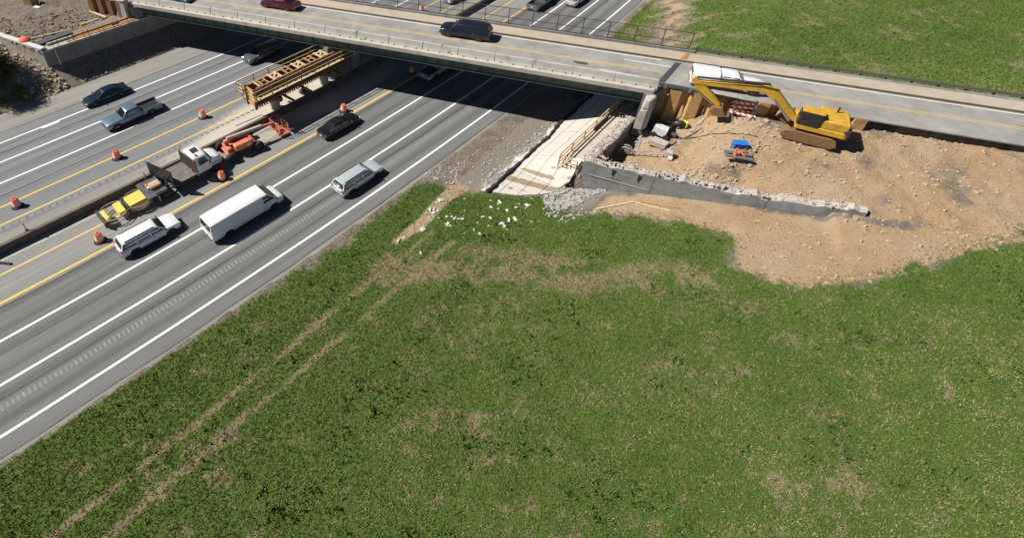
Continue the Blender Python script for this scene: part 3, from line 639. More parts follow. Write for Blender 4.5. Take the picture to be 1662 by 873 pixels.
# ------------------------------------------------------------------ overpass
bridge = thing('overpass', 'grey concrete road overpass on green steel girders crossing the highway', 'bridge')
DECK = worn('deck_surface', (0.34, 0.325, 0.295), (0.225, 0.215, 0.20), 0.55, 0.9, 0.15, 40, dirt=(0.13, 0.122, 0.11), dirt_amt=0.7)
SIDEW = worn('sidewalk', (0.45, 0.375, 0.29), (0.37, 0.305, 0.235), 0.8, 0.9, 0.15, 30, dirt=(0.26, 0.2, 0.14), dirt_amt=0.4)
ul0, ul1 = -31.6, -28.2; ur0, ur1 = 27.3, 30.9
MB().prism([br(ul0, 0)[:2], br(ur0, 0)[:2], br(ur1, 8.85)[:2], br(ul1, 8.85)[:2]], DH-0.26, DH).build('deck', DECK, bridge)
EDGE = worn('edge_beam', (0.52, 0.47, 0.40), (0.43, 0.39, 0.33), 1.0, 0.9, 0.2, 30, dirt=(0.2, 0.17, 0.13), dirt_amt=0.6)
MB().prism([br(ul0, -0.05)[:2], br(ur0-.05, -0.05)[:2], br(ur0, .42)[:2], br(ul0, .42)[:2]], DH-0.3, DH+0.13).build('edge_beam', EDGE, bridge, bevel=0.015)
def skew(v): return v*0.405
MB().prism([br(-70, 6.55)[:2], br(70, 6.55)[:2], br(70, 8.25)[:2], br(-70, 8.25)[:2]], DH-0.1, DH+0.17).build('sidewalk', SIDEW, bridge)
MB().prism([br(-70, 6.47)[:2], br(70, 6.47)[:2], br(70, 6.548)[:2], br(-70, 6.548)[:2]], DH-0.1, DH+0.165).build('kerb', worn('kerb_dark', (0.17, 0.125, 0.085), rough=0.9), bridge)
MB().prism([br(-33, 8.25)[:2], br(ur1, 8.25)[:2], br(ur1, 8.6)[:2], br(-33, 8.6)[:2]], DH-0.3, DH+0.42).build('far_parapet', CONC_D, bridge, bevel=0.02)
# girders with stiffeners
for gi, v in enumerate((0.45, 2.5, 4.55, 6.6, 8.3)):
    a, b_ = u_at(-32.0, v), u_at(20.2, v); mb = MB()
    mb.bar(br(a, v, DH-.30-.02), br(b_, v, DH-.30-.02), 0.36, 0.035); mb.bar(br(a, v, DH-1.36), br(b_, v, DH-1.36), 0.4, 0.04); mb.bar(br(a, v, DH-.84), br(b_, v, DH-.84), 0.02, 1.0)
    g = mb.build('girder', GREEN, bridge)
    if gi == 0:
        u = a+.6
        proto = None
        while u < b_-.2:
            o = MB().box((0, 0, 0), (0.03, 0.16, 0.98)).build('stiffener', GREEN, g) if proto is None else proto.copy()
            if proto is None: proto = o
            else: COL.objects.link(o); o.parent = g
            o.location = br(u, v-.09, DH-.84); o.rotation_euler = (0, 0, BA); u += 1.42
# existing pier under the overpass, abutment faces
pr = [sq_np(*br(u_at(-9.35, v), v)[:2])[0] for v in (1.0, 4.4, 7.8)]
mb = MB(); a, b_ = hw(pr[0]-.8, -9.35), hw(pr[2]+.8, -9.35); mb.bar((a.x, a.y, DH-1.95), (b_.x, b_.y, DH-1.95), 1.0, 1.1); mb.build('pier_cap', CONC_D, bridge)
for s in pr: MB().lathe([(0.5, LZ), (0.5, DH-2.5)], 20, hw(s, -9.35)).build('pier_column', CONC_D, bridge, smooth=40)
for q, zb, sd in ((20.25, 1.6, 1), (-32.05, 1.6, -1)):
    mb = MB(); r0 = []
    for v in (-0.3, 2, 4, 6, 8.7):
        u = u_at(q, v); r0.append([br(u, v, zb), br(u+sd*.9, v, zb), br(u+sd*.9, v, DH-.27), br(u, v, DH-.27)])
    mb.loft(r0).build('abutment_wall', CONC_D, bridge)
# approaches
for nm, pg in (('road', [(ur0+.4, 1.25), (75, 1.25), (75, 8.3), (ur1+.03-.2, 8.3)]), ('road', [(-75, 0.1), (ul0-.03, 0.1), (ul1-.03-.2, 8.3), (-75, 8.3)])):
    MB().prism([br(*p)[:2] for p in pg], DH-0.11, DH-0.004).build(nm, DECK)['kind'] = 'structure'
road_top = [o for o in COL.objects if o.name.startswith('road')]
def bline(v0, w, z, mat, u0, u1, parent, nm='lane_line', dv=0.0):
    return MB().quad(br(u0, v0-w/2, z), br(u1, v0-w/2+dv, z), br(u1, v0+w/2+dv, z), br(u0, v0+w/2, z)).build(nm, mat, parent)
for k_ in range(9): bline(1.6+RNG.uniform(0, 4.3), RNG.uniform(.03, .06), DH+.0035, SEAM, -28+k_*6.2, -28+k_*6.2+RNG.uniform(1.5, 4.5), bridge, 'crack_seal', dv=RNG.uniform(-.25, .25))
DY = line_mat('deck_yellow', (0.56, 0.40, 0.18), 1.0); DW = line_mat('deck_white', (0.66, 0.65, 0.62), 0.8)
for dv in (-.13, .13):
    bline(3.85+dv, .13, DH+.004, DY, -31, 8.6, bridge); bline(3.85+dv, .13, DH+.004, DY, 9.4, 28, bridge); bline(3.85+dv, .13, DH+.004, DY, 29.6, 72, bridge); bline(3.85+dv, .13, DH+.004, DY, -72, -31.2, bridge)
bline(6.2, .16, DH+.004, DW, -31, 28, bridge); bline(6.2, .16, DH+.004, DW, 31, 72, bridge); bline(6.2, .16, DH+.004, DW, -72, -31.2, bridge)
# expansion joint patch, tar patch, light scuffs
MB().quad(br(27.55, 1.9, DH+.003), br(28.15, 1.9, DH+.003), br(29.75, 6.2, DH+.003), br(29.2, 6.2, DH+.003)).build('joint_patch', worn('joint_dark', (0.06, 0.058, 0.065), rough=0.9), bridge)
MB().add([br(20.8+.75*math.cos(t)*(1+.2*math.sin(3*t)), 3.1+.3*math.sin(t)*(1+.2*math.cos(2*t)), DH+.006) for t in np.linspace(0, 6.0, 14)], [tuple(range(14))]).build('tar_patch', SEAM, bridge)
SCUFF = line_mat('deck_scuff', (0.55, 0.54, 0.52), 1.0)
for (u, v, L_, w) in ((22.6, 2.35, 3.4, .34), (24.5, 2.0, 2.2, .25), (24.6, 5.2, 4.2, .22), (21.8, 1.95, 2.4, .16)): bline(v, w, DH+.005, SCUFF, u, u+L_, bridge, 'scuff', dv=-.1)
# temporary concrete barriers: one thing each
def barrier_mesh():
    L_ = 3.6; prof = [(-.305, 0), (-.305, .075), (-.19, .33), (-.085, .81), (.085, .81), (.19, .33), (.305, .075), (.305, 0)]
    rings = [[Vector((x, y, z)) for y, z in prof] for x in (-L_/2, -L_/2+.06, L_/2-.06, L_/2)]
    return MB().loft(rings)
ORD = ['first', 'second', 'third', 'fourth', 'fifth', 'sixth', 'seventh', 'eighth', 'ninth', 'tenth', 'eleventh', 'twelfth', 'thirteenth', 'fourteenth', 'fifteenth', 'sixteenth', 'seventeenth']
proto = None; NBAR = 16
for i in range(NBAR):
    if proto is None:
        t = thing('barrier_segment', '', 'barrier', group='concrete barriers along the near edge of the overpass')
        barrier_mesh().build('barrier_body', CONC_B, t, bevel=0.02)
        for x in (-1.2, 0, 1.2):
            c_ = MB().box((x, -.40, .16), (.10, .14, .07)).build('anchor_clip', BLACK, t)
        proto = t
    else: t = copy_tree(proto)
    t.location = br(-29.2+i*3.66, .78, DH+.001); t.rotation_euler = (0, 0, BA)
    t['label'] = f'{ORD[i]} concrete barrier segment from the left end of the overpass near edge'
# markers clipped to barriers
for i, (px, py, col, lb) in enumerate(((580, 55, BLACK, 'tiny black marker post on the overpass barrier, left one'), (717, 77, BLACK, 'tiny black marker lamp on the overpass barrier near the black car'), (868, 103, BLACK, 'tiny black marker lamp on the overpass barrier, rightmost one'), (953, 112, ORANGE, 'small red delineator tube on the deck by the white scuffs'))):
    p = at(px, py, DH+.82 if i < 3 else DH); z0 = DH+.8 if i < 3 else DH
    t = thing('barrier_marker', lb, 'marker', (p.x, p.y, z0))
    MB().lathe([(.03, 0), (.03, .32 if i < 3 else .55)], 8).build('post', col, t)
    MB().box((.05, 0, .3 if i < 3 else .5), (.14, .05, .12)).build('reflector', AMBER if i < 3 else WHITE_R, t)
# far side fence of the overpass
FENCE = worn('fence_rust', (0.075, 0.05, 0.04), (0.045, 0.034, 0.03), 6, 0.8, 0.1)
fence = thing('chain_link_fence', 'rusty pipe and chain link fence on the far side of the overpass', 'fence')
def mesh_mat():
    m, nt, lk, b = _new('chain_link'); b.inputs['Base Color'].default_value = (0.09, 0.08, 0.075, 1); b.inputs['Roughness'].default_value = 0.7
    return m
CHAIN = mesh_mat()
fu = [30.35-2.52*i for i in range(25)]
fv, fb, ft = 8.42, DH+.42, DH+2.25
for i, u in enumerate(fu):
    MB().tube([br(u, fv, fb), br(u, fv, ft-.25), br(u, fv-.08, ft)], .045, 6).build('post', FENCE, fence)
for zz, dv in ((ft, -.08), (fb+.08, 0), (fb+.75, 0)):
    MB().tube([br(fu[-1], fv+dv, zz), br(fu[0], fv+dv, zz)], .034, 6).build('rail', FENCE, fence)
mb = MB()                                   # wire mesh: crossing diagonals
zb, zt = fb+.05, ft; hgt = zt-zb; u = fu[-1]
while u < fu[0]-hgt*.9:
    for a, b_ in ((u, u+hgt*.9), (u+hgt*.9, u)):
        p, q_ = br(a, fv, zb), br(b_, fv-.05, zt); w = Vector((0, 0, .007)); mb.quad(p-w, q_-w, q_+w, p+w)
    u += .16
mb.build('wire_mesh', CHAIN, fence, kind='stuff')
MB().tube([br(21.6, fv, fb+.3), br(23.0, fv, ft-.35)], .03, 6).build('brace', FENCE, fence)
gr = thing('guard_rail', 'dark steel guard rail beyond the sidewalk on the right approach', 'guard rail')
for u in np.arange(31.2, 62, 1.9): MB().box(tuple(br(u, 8.75, DH+.22)), (.12, .16, .9), BA).build('post', FENCE, gr)
MB().bar(br(31, 8.66, DH+.5), br(62, 8.66, DH+.5), .06, .28).build('rail', worn('rail_weathered', (0.16, 0.14, 0.12), rough=.7), gr)
MB().prism([br(30.95, 8.26)[:2], br(70, 8.26)[:2], br(70, 8.6)[:2], br(30.95, 8.6)[:2]], DH-.3, DH+.2).build('rail_base', CONC_D, gr)
MB().quad(br(29.6, 6.7, DH+.175), br(30.15, 6.7, DH+.175), br(30.6, 8.1, DH+.175), br(30.2, 8.1, DH+.175)).build('rust_stain', worn('rust_patch', (0.42, 0.2, 0.08), rough=.9), bridge)
# ------------------------------------------------------------------ vehicles
def wheel(parent, x, y, r, w, side, rim_mat=CHROME):
    t = MB().lathe([(r*.62, -w/2), (r*.93, -w/2), (r, -w*.32), (r, w*.32), (r*.93, w/2), (r*.62, w/2)], 22, axis='y').build('wheel', RUBBER, parent, smooth=35)
    t.location = (x, y, r)
    rim = MB(); rim.lathe([(r*.64, w*.36), (r*.60, w*.44), (r*.2, w*.40), (.001, w*.46)] if side > 0 else [(r*.64, -w*.36), (r*.60, -w*.44), (r*.2, -w*.40), (.001, -w*.46)], 16, axis='y')
    o = rim.build('rim', rim_mat, t, smooth=30)
    sp = MB()
    for k in range(5):
        a = 2*math.pi*k/5; sp.bar((math.cos(a)*r*.12, side*w*.475, math.sin(a)*r*.12), (math.cos(a)*r*.56, side*w*.455, math.sin(a)*r*.56), r*.16, .02)
    sp.build('spokes', rim_mat, t)
    return t
SPEC = {
 'sedan': dict(L=4.65, W=1.82, H=1.45, zb=.2, wr=.33, wx=(.31, -.285),
    body=[(.5, .50, .70), (.488, .64, .84), (.43, .73, .95), (.33, .82, .99), (.22, .90, 1), (0, .92, 1), (-.25, .95, 1), (-.39, .985, .98), (-.475, .96, .90), (-.493, .80, .84), (-.5, .6, .80)], cab=(.235, .06, -.20, -.40), belt=.91, wb=.90, wt=.70, split=(-.05,)),
 'suv': dict(L=4.85, W=1.95, H=1.78, zb=.25, wr=.37, wx=(.31, -.29),
    body=[(.5, .60, .74), (.488, .84, .88), (.44, .95, .96), (.36, 1.02, .99), (.25, 1.07, 1), (0, 1.08, 1), (-.3, 1.08, 1), (-.46, 1.08, .97), (-.492, 1.0, .93), (-.5, .7, .90)], cab=(.265, .13, -.43, -.485), belt=1.06, wb=.90, wt=.72, split=(0.0, -.22)),
 'pickup': dict(L=5.7, W=1.98, H=1.86, zb=.3, wr=.39, wx=(.335, -.29),
    body=[(.5, .66, .78), (.49, .92, .90), (.45, 1.04, .97), (.35, 1.10, .99), (.21, 1.12, 1), (0, 1.12, 1), (-.13, 1.12, 1), (-.135, .78, 1), (-.3, .78, 1), (-.49, .78, .98), (-.5, .62, .96)], cab=(.215, .11, -.10, -.128), belt=1.10, wb=.90, wt=.73, split=(.02,), bed=True),
 'van': dict(L=6.4, W=2.05, H=2.35, zb=.3, wr=.36, wx=(.34, -.29),
    body=[(.5, .60, .78), (.49, .95, .90), (.455, 1.10, .97), (.40, 1.20, .99), (.3, 1.25, 1), (0, 1.25, 1), (-.4, 1.25, 1), (-.49, 1.25, .98), (-.5, .9, .96)], cab=(.41, .27, -.485, -.497), belt=1.22, wb=.95, wt=.84, split=(.2,), panel=True)}
def vehicle(kind, name, label, cat, loc, rz, col, group='vehicles travelling on the highway', cap=None, scale=1.0):
    sp = SPEC[kind]; L, W, H = sp['L'], sp['W'], sp['H']; P = col; zb = sp['zb']; hw_ = W/2
    t = thing(name, label, cat, loc, rz, group); t.scale = (scale*1.04, scale*.93, scale*.82)
    rings = []
    for xf, zt, wf in sp['body']:
        w = hw_*wf; x = xf*L; mid = zb+(zt-zb)*.55
        half = [(w*.90, zb), (w*.985, zb+.10), (w, mid), (w*.985, zt-.10), (w*.93, zt-.025), (w*.80, zt+.005), (w*.4, zt+.03)]
        rings.append([Vector((x, -y, z)) for y, z in half]+[Vector((x, y, z)) for y, z in half[::-1]])
    MB().loft(rings).build('body', P, t, smooth=38)
    xb0, xt0, xt1, xb1 = (c*L for c in sp['cab']); wb, wt, zt0 = hw_*sp['wb'], hw_*sp['wt'], sp['belt']-.03; hr = H-.05
    if kind == 'van': hr = H-.07
    # cabin shell: five stations with a rounded roof edge
    def ring(x, f, top, wtop):           # f: 0 at belt, 1 at roof
        z = zt0+(top-zt0)
        pts = [(wb, zt0), (wb*.5+wtop*.5+.02, (zt0+z)/2), (wtop, z-.07), (wtop*.88, z), (wtop*.45, z+.035)]
        return [Vector((x, -y, zz)) for y, zz in pts]+[Vector((x, y, zz)) for y, zz in pts[::-1]]
    def ring_s(x, xt_):                  # slanted ring: base at x, top at xt_
        pts = [(wb, zt0, x), ((wb+wt)/2+.02, (zt0+hr)/2, (x+xt_)/2), (wt, hr-.07, xt_*.97+x*.03), (wt*.88, hr-.012, xt_), (wt*.45, hr+.01, xt_)]
        return [Vector((xx, -y, zz)) for y, zz, xx in pts]+[Vector((xx, y, zz)) for y, zz, xx in pts[::-1]]
    rr = [ring_s(xb0, xt0), ring(xt0-.12*(xt0-xt1), 1, hr+.03, wt*1.01), ring((xt0+xt1)/2, 1, hr+.045, wt*1.01), ring(xt1+.12*(xt0-xt1), 1, hr+.03, wt*1.01), ring_s(xb1, xt1)]
    MB().loft(rr).build('cabin', P, t, smooth=40)
    def pane(name, pts, off):
        pts = [Vector(p)+Vector(off) for p in pts]; mb = MB(); n = (pts[1]-pts[0]).cross(pts[2]-pts[0]).normalized()*.012
        mb.add([p for p in pts]+[p-n for p in pts], [tuple(range(len(pts)))]+[(i, (i+1) % len(pts), len(pts)+(i+1) % len(pts), len(pts)+i) for i in range(len(pts))]); return mb.build(name, GLASS, t)
    def lerp(a, b_, k): return a+(b_-a)*k
    def slant(x, xt_, k, yk): return Vector((lerp(x, xt_, k), lerp(wb, wt, k)*yk, lerp(zt0, hr-.03, k)))
    e = .025
    pane('windshield', [slant(xb0, xt0, .1, -.88), slant(xb0, xt0, .1, .88), slant(xb0, xt0, .92, .88), slant(xb0, xt0, .92, -.88)], (e, 0, e))
    if not cap: pane('rear_window', [slant(xb1, xt1, .25, -.84), slant(xb1, xt1, .88, -.84), slant(xb1, xt1, .88, .84), slant(xb1, xt1, .25, .84)], (-e, 0, e*.6))
    def side_y(k): return lerp(wb, wt, k)+.026*(1-abs(2*k-1))+.014
    cuts = [xb0]+[c*L for c in sp['split']]+[xb1]
    tops = [xt0]+[c*L for c in sp['split']]+[xt1]
    npan = len(cuts)-1
    for side in (-1, 1):
        for i in range(npan):
            if sp.get('panel') and i > 0: continue
            a0, a1 = cuts[i], cuts[i+1]; b0, b1 = tops[i], tops[i+1]
            k0, k1 = .18, .84; g0 = .07 if i else .10; g1 = .07
            pts = [(lerp(a0, b0, k0)-g0, side*side_y(k0), lerp(zt0, hr-.03, k0)), (lerp(a1, b1, k0)+g1, side*side_y(k0), lerp(zt0, hr-.03, k0)), (lerp(a1, b1, k1)+g1, side*side_y(k1), lerp(zt0, hr-.03, k1)), (lerp(a0, b0, k1)-g0, side*side_y(k1), lerp(zt0, hr-.03, k1))]
            pane('side_window', pts, (0, 0, 0))
        MB().box((xb0-.12, side*(hw_+.07), sp['belt']+.06), (.12, .2, .14)).build('mirror', BLACK, t, bevel=.02)
        for xs in (cuts[0]-.1, *cuts[1:-1], cuts[-1]*.86 if kind != 'van' else -.1*L): MB().bar((xs, side*(hw_+.003), zb+.14), (xs, side*(hw_*.995), sp['belt']-.08), .012, .012).build('door_seam', BLACK, t)
        # door handles and sill trim
        for xs in cuts[1:-1]: MB().box((xs+.16, side*(hw_+.012), sp['belt']-.16), (.18, .03, .035)).build('door_handle', CHROME, t)
        MB().bar((L*.30-.5, side*(hw_*1.0+.004), zb+.12), (-L*.28+.5, side*(hw_+.004), zb+.12), .02, .09).build('sill', BLACK, t)
    for xf in sp['wx']:
        for side in (-1, 1):
            MB().lathe([(sp['wr']*1.16, -.02), (sp['wr']*1.16, .02)], 20, (xf*L, side*(hw_*.985), sp['wr']+.03), 'y').build('wheel_arch', BLACK, t)
            wheel(t, xf*L, side*(hw_-.08), sp['wr'], .24, side)
    zf = sp['body'][1][1]
    for side in (-1, 1):
        MB().box((L*.472, side*hw_*.66, zf-.05), (.2, .36, .15), -side*.25).build('headlight', CLEAR_L, t, bevel=.02)
        MB().box((-L*.488, side*hw_*.76, zf+.08), (.10, .28, .22 if kind == 'sedan' else .34)).build('tail_light', RED_L, t, bevel=.02)
    MB().box((L*.497, 0, zf-.22), (.06, W*.5, .2)).build('grille', BLACK, t, bevel=.01)
    MB().box((L*.49, 0, zb+.12), (.14, W*.80, .16)).build('bumper', BLACK if kind != 'sedan' else P, t, bevel=.03)
    MB().box((-L*.495, 0, zb+.16), (.14, W*.82, .18)).build('bumper', CHROME if kind == 'pickup' else BLACK, t, bevel=.03)
    MB().box((-L*.507, 0, zf-.12), (.02, .32, .16)).build('licence_plate', WHITE_R, t)
    if sp.get('bed'):
        x0, x1 = -L*.135, -L*.495
        for side in (-1, 1): MB().box(((x0+x1)/2, side*(hw_-.06), .955), (x0-x1, .11, .37)).build('bed_side', P, t, bevel=.03)
        MB().box((x1+.03, 0, .93), (.07, W*.9, .42)).build('tailgate', P, t, bevel=.02)
        if not cap: MB().box(((x0+x1)/2, 0, .80), (x0-x1-.1, W-.24, .03)).build('bed_floor', BLACK, t)
        else:
            r_ = [[Vector((x, -y, z)) for y, z in hs]+[Vector((x, y, z)) for y, z in hs[::-1]] for x, hs in ((x0-.02, [(hw_-.02, 1.14), (hw_-.1, H-.14), (hw_-.22, H-.03), (.4, H+.01)]), (x1+.12, [(hw_-.02, 1.14), (hw_-.1, H-.14), (hw_-.22, H-.03), (.4, H+.01)]), (x1+.0, [(hw_-.02, 1.14), (hw_-.12, H-.25), (hw_-.25, H-.12), (.4, H-.1)]))]
            MB().loft(r_).build('bed_cap', cap, t, smooth=40)
            MB().box((x1-.01, 0, 1.42), (.03, W*.7, .4)).build('cap_window', GLASS, t)
    if kind == 'suv':
        for side in (-1, 1): MB().bar((xt0-.2, side*wt*.86, hr+.075), (xt1+.2, side*wt*.86, hr+.075), .04, .04).build('roof_rail', BLACK, t)
    return t
def on_hw(s, q, away=True):
    if q < -9: q += DQ
    return hw(s, q, LZ if q < -9 else 0.0), hdir(s)+(0 if away else math.pi)
TEAL = paint('teal', (0.012, 0.03, 0.05), .5); BLUEG = paint('blue_grey', (0.20, 0.29, 0.36), .5); BLK = paint('black', (0.012, 0.013, 0.018), .3); SILV = paint('silver', (0.64, 0.69, 0.70), .35); MAROON = paint('maroon', (0.11, 0.006, 0.016), .4); GREY = paint('grey', (0.16, 0.19, 0.21), .5); DKB = paint('dark_blue', (0.012, 0.014, 0.026), .3); LTG = paint('light_grey', (0.52, 0.56, 0.55), .4)
for (kind, nm, lb, cat, s, q, away, col) in (
   ('sedan', 'car', 'dark teal sedan in the outermost lane of the left carriageway', 'car', -38.6, -24.35, False, TEAL),
   ('pickup', 'pickup_truck', 'blue grey pickup coming down the middle of the left carriageway', 'pickup', -38.1, -18.55, False, BLUEG),
   ('suv', 'car', 'grey car leaving the overpass shadow on the left carriageway', 'car', -20.4, -19.5, False, GREY),
   ('sedan', 'car', 'black sedan in the inner lane below the orange drum by the pier', 'car', -23.2, -2.35, True, BLK),
   ('suv', 'sport_utility_car', 'white sport utility car beside the yellow crash cushion', 'car', -44.2, -1.95, True, WHITE_P),
   ('van', 'van', 'tall white panel van in the middle lane of the right carriageway', 'van', -37.2, 1.45, True, WHITE_P),
   ('suv', 'sport_utility_car', 'silver sport utility car in the outer lane of the right carriageway', 'car', -27.4, 4.95, True, SILV),
   ('pickup', 'pickup_truck', 'light pickup driving in the shade under the overpass', 'pickup', -7.3, -2.1, True, LTG),
   ('suv', 'sport_utility_car', 'white sport utility car beyond the overpass facing the camera', 'car', 9.6, -12.2, False, WHITE_P),
   ('pickup', 'pickup_truck', 'grey pickup beyond the overpass in the inner lane', 'pickup', 17.2, -2.2, True, GREY),
   ('sedan', 'car', 'pale silver car beyond the overpass at the top edge', 'car', 21.2, 1.35, True, LTG)):
    p, rz = on_hw(s, q, away); vehicle(kind, nm, lb, cat, p, rz, col, scale=1.06 if kind in ('van',) else 1.0)
for (kind, nm, lb, cat, u, v, rz, col, cap) in (
   ('sedan', 'car', 'blue grey car on the left end of the overpass near lane', 'car', -26.9, 2.6, 0, BLUEG, None),
   ('sedan', 'car', 'dark red sedan on the far lane of the overpass', 'car', -13.4, 5.15, math.pi, MAROON, None),
   ('suv', 'sport_utility_car', 'black sport utility car in the middle of the overpass', 'car', 8.9, 5.1, math.pi, DKB, None),
   ('pickup', 'pickup_truck', 'white pickup with a white bed cap on the right approach', 'pickup', 33.1, 2.95, 0, WHITE_P, WHITE_P)):
    vehicle(kind, nm, lb, cat, br(u, v, DH), BA+rz, col, 'vehicles on the overpass', cap, 1.07 if 'black' in lb else 1.0)

# ------------------------------------------------------------------ traffic drums and delineators
def make_drum():
    t = thing('traffic_drum', '', 'traffic drum', group='orange and white traffic drums')
    MB().lathe([(.35, .08), (.35, .26), (.33, .27), (.325, .44), (.305, .45), (.30, .62), (.28, .63), (.275, .82), (.24, .87), (.1, .88)], 20).build('drum_body', ORANGE, t, smooth=40)
    for z0, z1, r in ((.29, .41, .336), (.47, .59, .311), (.65, .76, .286)): MB().lathe([(r-.006, z0), (r, z0+.005), (r, z1-.005), (r-.006, z1)], 20).build('white_band', WHITE_R, t, smooth=40)
    MB().lathe([(.3, 0), (.5, 0), (.5, .05), (.38, .09), (.3, .09)], 20).build('rubber_base', RUBBER, t, smooth=30)
    MB().box((0, 0, .91), (.28, .05, .08)).build('handle', ORANGE, t, bevel=.015)
    return t
dr = None
for (px, py, z, lb) in ((330, 191, LZ, 'orange striped traffic drum on the left carriageway nearest the pier formwork'), (191, 257, LZ, 'orange striped traffic drum on the left carriageway, middle of three'), (29, 335, LZ, 'orange striped traffic drum at the far left of the left carriageway'),
      (361, 291, 0, 'orange striped traffic drum beside the white truck cab'), (163, 391, 0, 'orange striped traffic drum behind the white sport utility car'), (558, 181, 0, 'orange striped traffic drum on the shoulder right of the pier formwork'),
      (684, 19, LZ, 'orange traffic drum beyond the overpass'), (668, 119, 0, 'traffic drum in the shade under the overpass')):
    t = make_drum() if dr is None else copy_tree(dr); dr = dr or t
    p = at(px, py, z); t.location = (p.x, p.y, z+.005); t.rotation_euler = (0, 0, RNG.uniform(0, 6)); t['label'] = lb
for (px, py, lb) in ((43.5, 374, 'thin red delineator tube on the median slab at lower left'), (237, 291, 'thin red delineator tube on the median slab beside the truck bed')):
    p = at(px, py, LZ); t = thing('delineator_tube', lb, 'delineator', (p.x, p.y, LZ+.012), 0, 'delineator tubes on the median')
    MB().lathe([(.05, .05), (.045, .75), (.06, .78), (.05, .84), (.02, .86)], 10).build('tube', ORANGE, t, smooth=40)
    MB().lathe([(.053, .45), (.053, .55)], 10).build('white_band', WHITE_R, t); MB().lathe([(.14, 0), (.14, .03), (.05, .06)], 12).build('foot', RUBBER, t)
for (px, py) in ((382, 220), (360, 213)):
    pass

# ------------------------------------------------------------------ shadow truck with arrow board and crash cushion
sT, qT = -38.5, -6.55
tr = thing('flatbed_truck', 'white flatbed work truck with raised black arrow board in the median', 'truck', hw(sT, qT), hdir(sT)+.0); tr.scale = (1.04, 1.04, 1.0)
MB().box((-.25, -.42, .72), (6.9, .16, .26)).box((-.25, .42, .72), (6.9, .16, .26)).box((1.9, 0, .62), (.3, 1.6, .3)).box((-2.3, 0, .62), (.3, 1.6, .3)).build('chassis', BLACK, tr)
# bed
BEDW = worn('bed_planks', (0.20, 0.18, 0.155), (0.12, 0.11, 0.10), 2, 0.85, 0.2, 30)
for k in range(8): MB().box((-.62, -1.13+.325*k*.99, 1.02), (2.35, .305, .06)).build('bed_plank', BEDW, tr)
MB().box((-.62, -1.29, .98), (2.5, .06, .2)).box((-.62, 1.29, .98), (2.5, .06, .2)).box((-.62, 0, .93), (2.4, 2.5, .1)).build('bed_frame', BLACK, tr)
MB().box((.62, 0, 1.72), (.08, 2.56, 1.36)).build('headboard', worn('headboard_dark', (0.055, 0.04, 0.035), (0.03, 0.025, 0.024), 5, .7), tr).matrix_local = Matrix.Translation((.62, 0, 0)) @ Matrix.Rotation(.1, 4, 'Z') @ Matrix.Translation((-.62, 0, 0))
for y in (-1.2, 1.2): MB().box((.62, y, 2.46), (.1, .1, .14)).build('marker_lamp', RED_L, tr)
# rear deck with gear
MB().box((-3.0, 0, .95), (1.75, 2.5, .07)).build('rear_deck', worn('rear_deck_steel', (0.10, 0.105, 0.11), (0.07, .07, .075), 4, .6), tr, bevel=.01)
MB().box((-2.6, -.95, 1.03), (1.0, .4, .1)).build('step_plate', worn('tread_plate', (0.16, .165, .17), rough=.45, metal=.5), tr)
for j, (x, y, w) in enumerate(((-2.75, .12, .34), (-2.72, -.25, .34))): MB().box((x, y, 1.16), (.95, w, .3)).build('tan_crate', WOOD_P, tr, bevel=.01)
MB().lathe([(.14, .98), (.16, 1.3), (.1, 1.34)], 12, (-3.25, .2, 0)).build('orange_bucket', ORANGE, tr); MB().lathe([(.11, .98), (.11, 1.26)], 12, (-3.3, -.12, 0)).build('white_bucket', WHITE_R, tr)
for y in (-.55, .55): MB().tube([(-3.45, y, 1.0), (-3.45, y, 1.5), (-2.2, y, 1.55), (-2.1, y, 1.0)], .025, 6).build('rail_hoop', BLACK, tr)
LAMP_OFF = flat('lamp_unlit', (.07, .05, .03), .3)
# arrow board on two posts
abd = MB().box((-1.93, 0, 2.02), (.1, 2.9, 1.3)).build('arrow_board', worn('board_black', (0.02, 0.02, 0.022), rough=.45), tr); abd.matrix_local = Matrix.Translation((-1.93, 0, 0)) @ Matrix.Rotation(.3, 4, 'Z') @ Matrix.Translation((1.93, 0, 0))
for i in range(5):
    for (y, z) in ((-1.0+.5*i, 2.02),): MB().lathe([(.075, -.05), (.075, -.085)], 10, (0, 0, 0), 'y').build('arrow_lamp', LAMP_OFF, abd).matrix_local = Matrix.Translation((-1.93, y, z)) @ Matrix.Rotation(-math.pi/2, 4, 'Z')
for k in (.5, .95):
    for sg in (-1, 1): MB().lathe([(.075, -.05), (.075, -.085)], 10, (0, 0, 0), 'y').build('arrow_lamp', LAMP_OFF, abd).matrix_local = Matrix.Translation((-1.93, 1.0-k*.6, 2.02+sg*k*.42)) @ Matrix.Rotation(-math.pi/2, 4, 'Z')
for y in (-.8, .8): MB().box((-1.86, y, 1.4), (.08, .1, .9)).build('board_post', BLACK, tr)
for z in (1.6, 2.0, 2.4): MB().box((-1.865, 0, z), (.03, 2.4, .04)).build('board_rib', BLACK, abd)
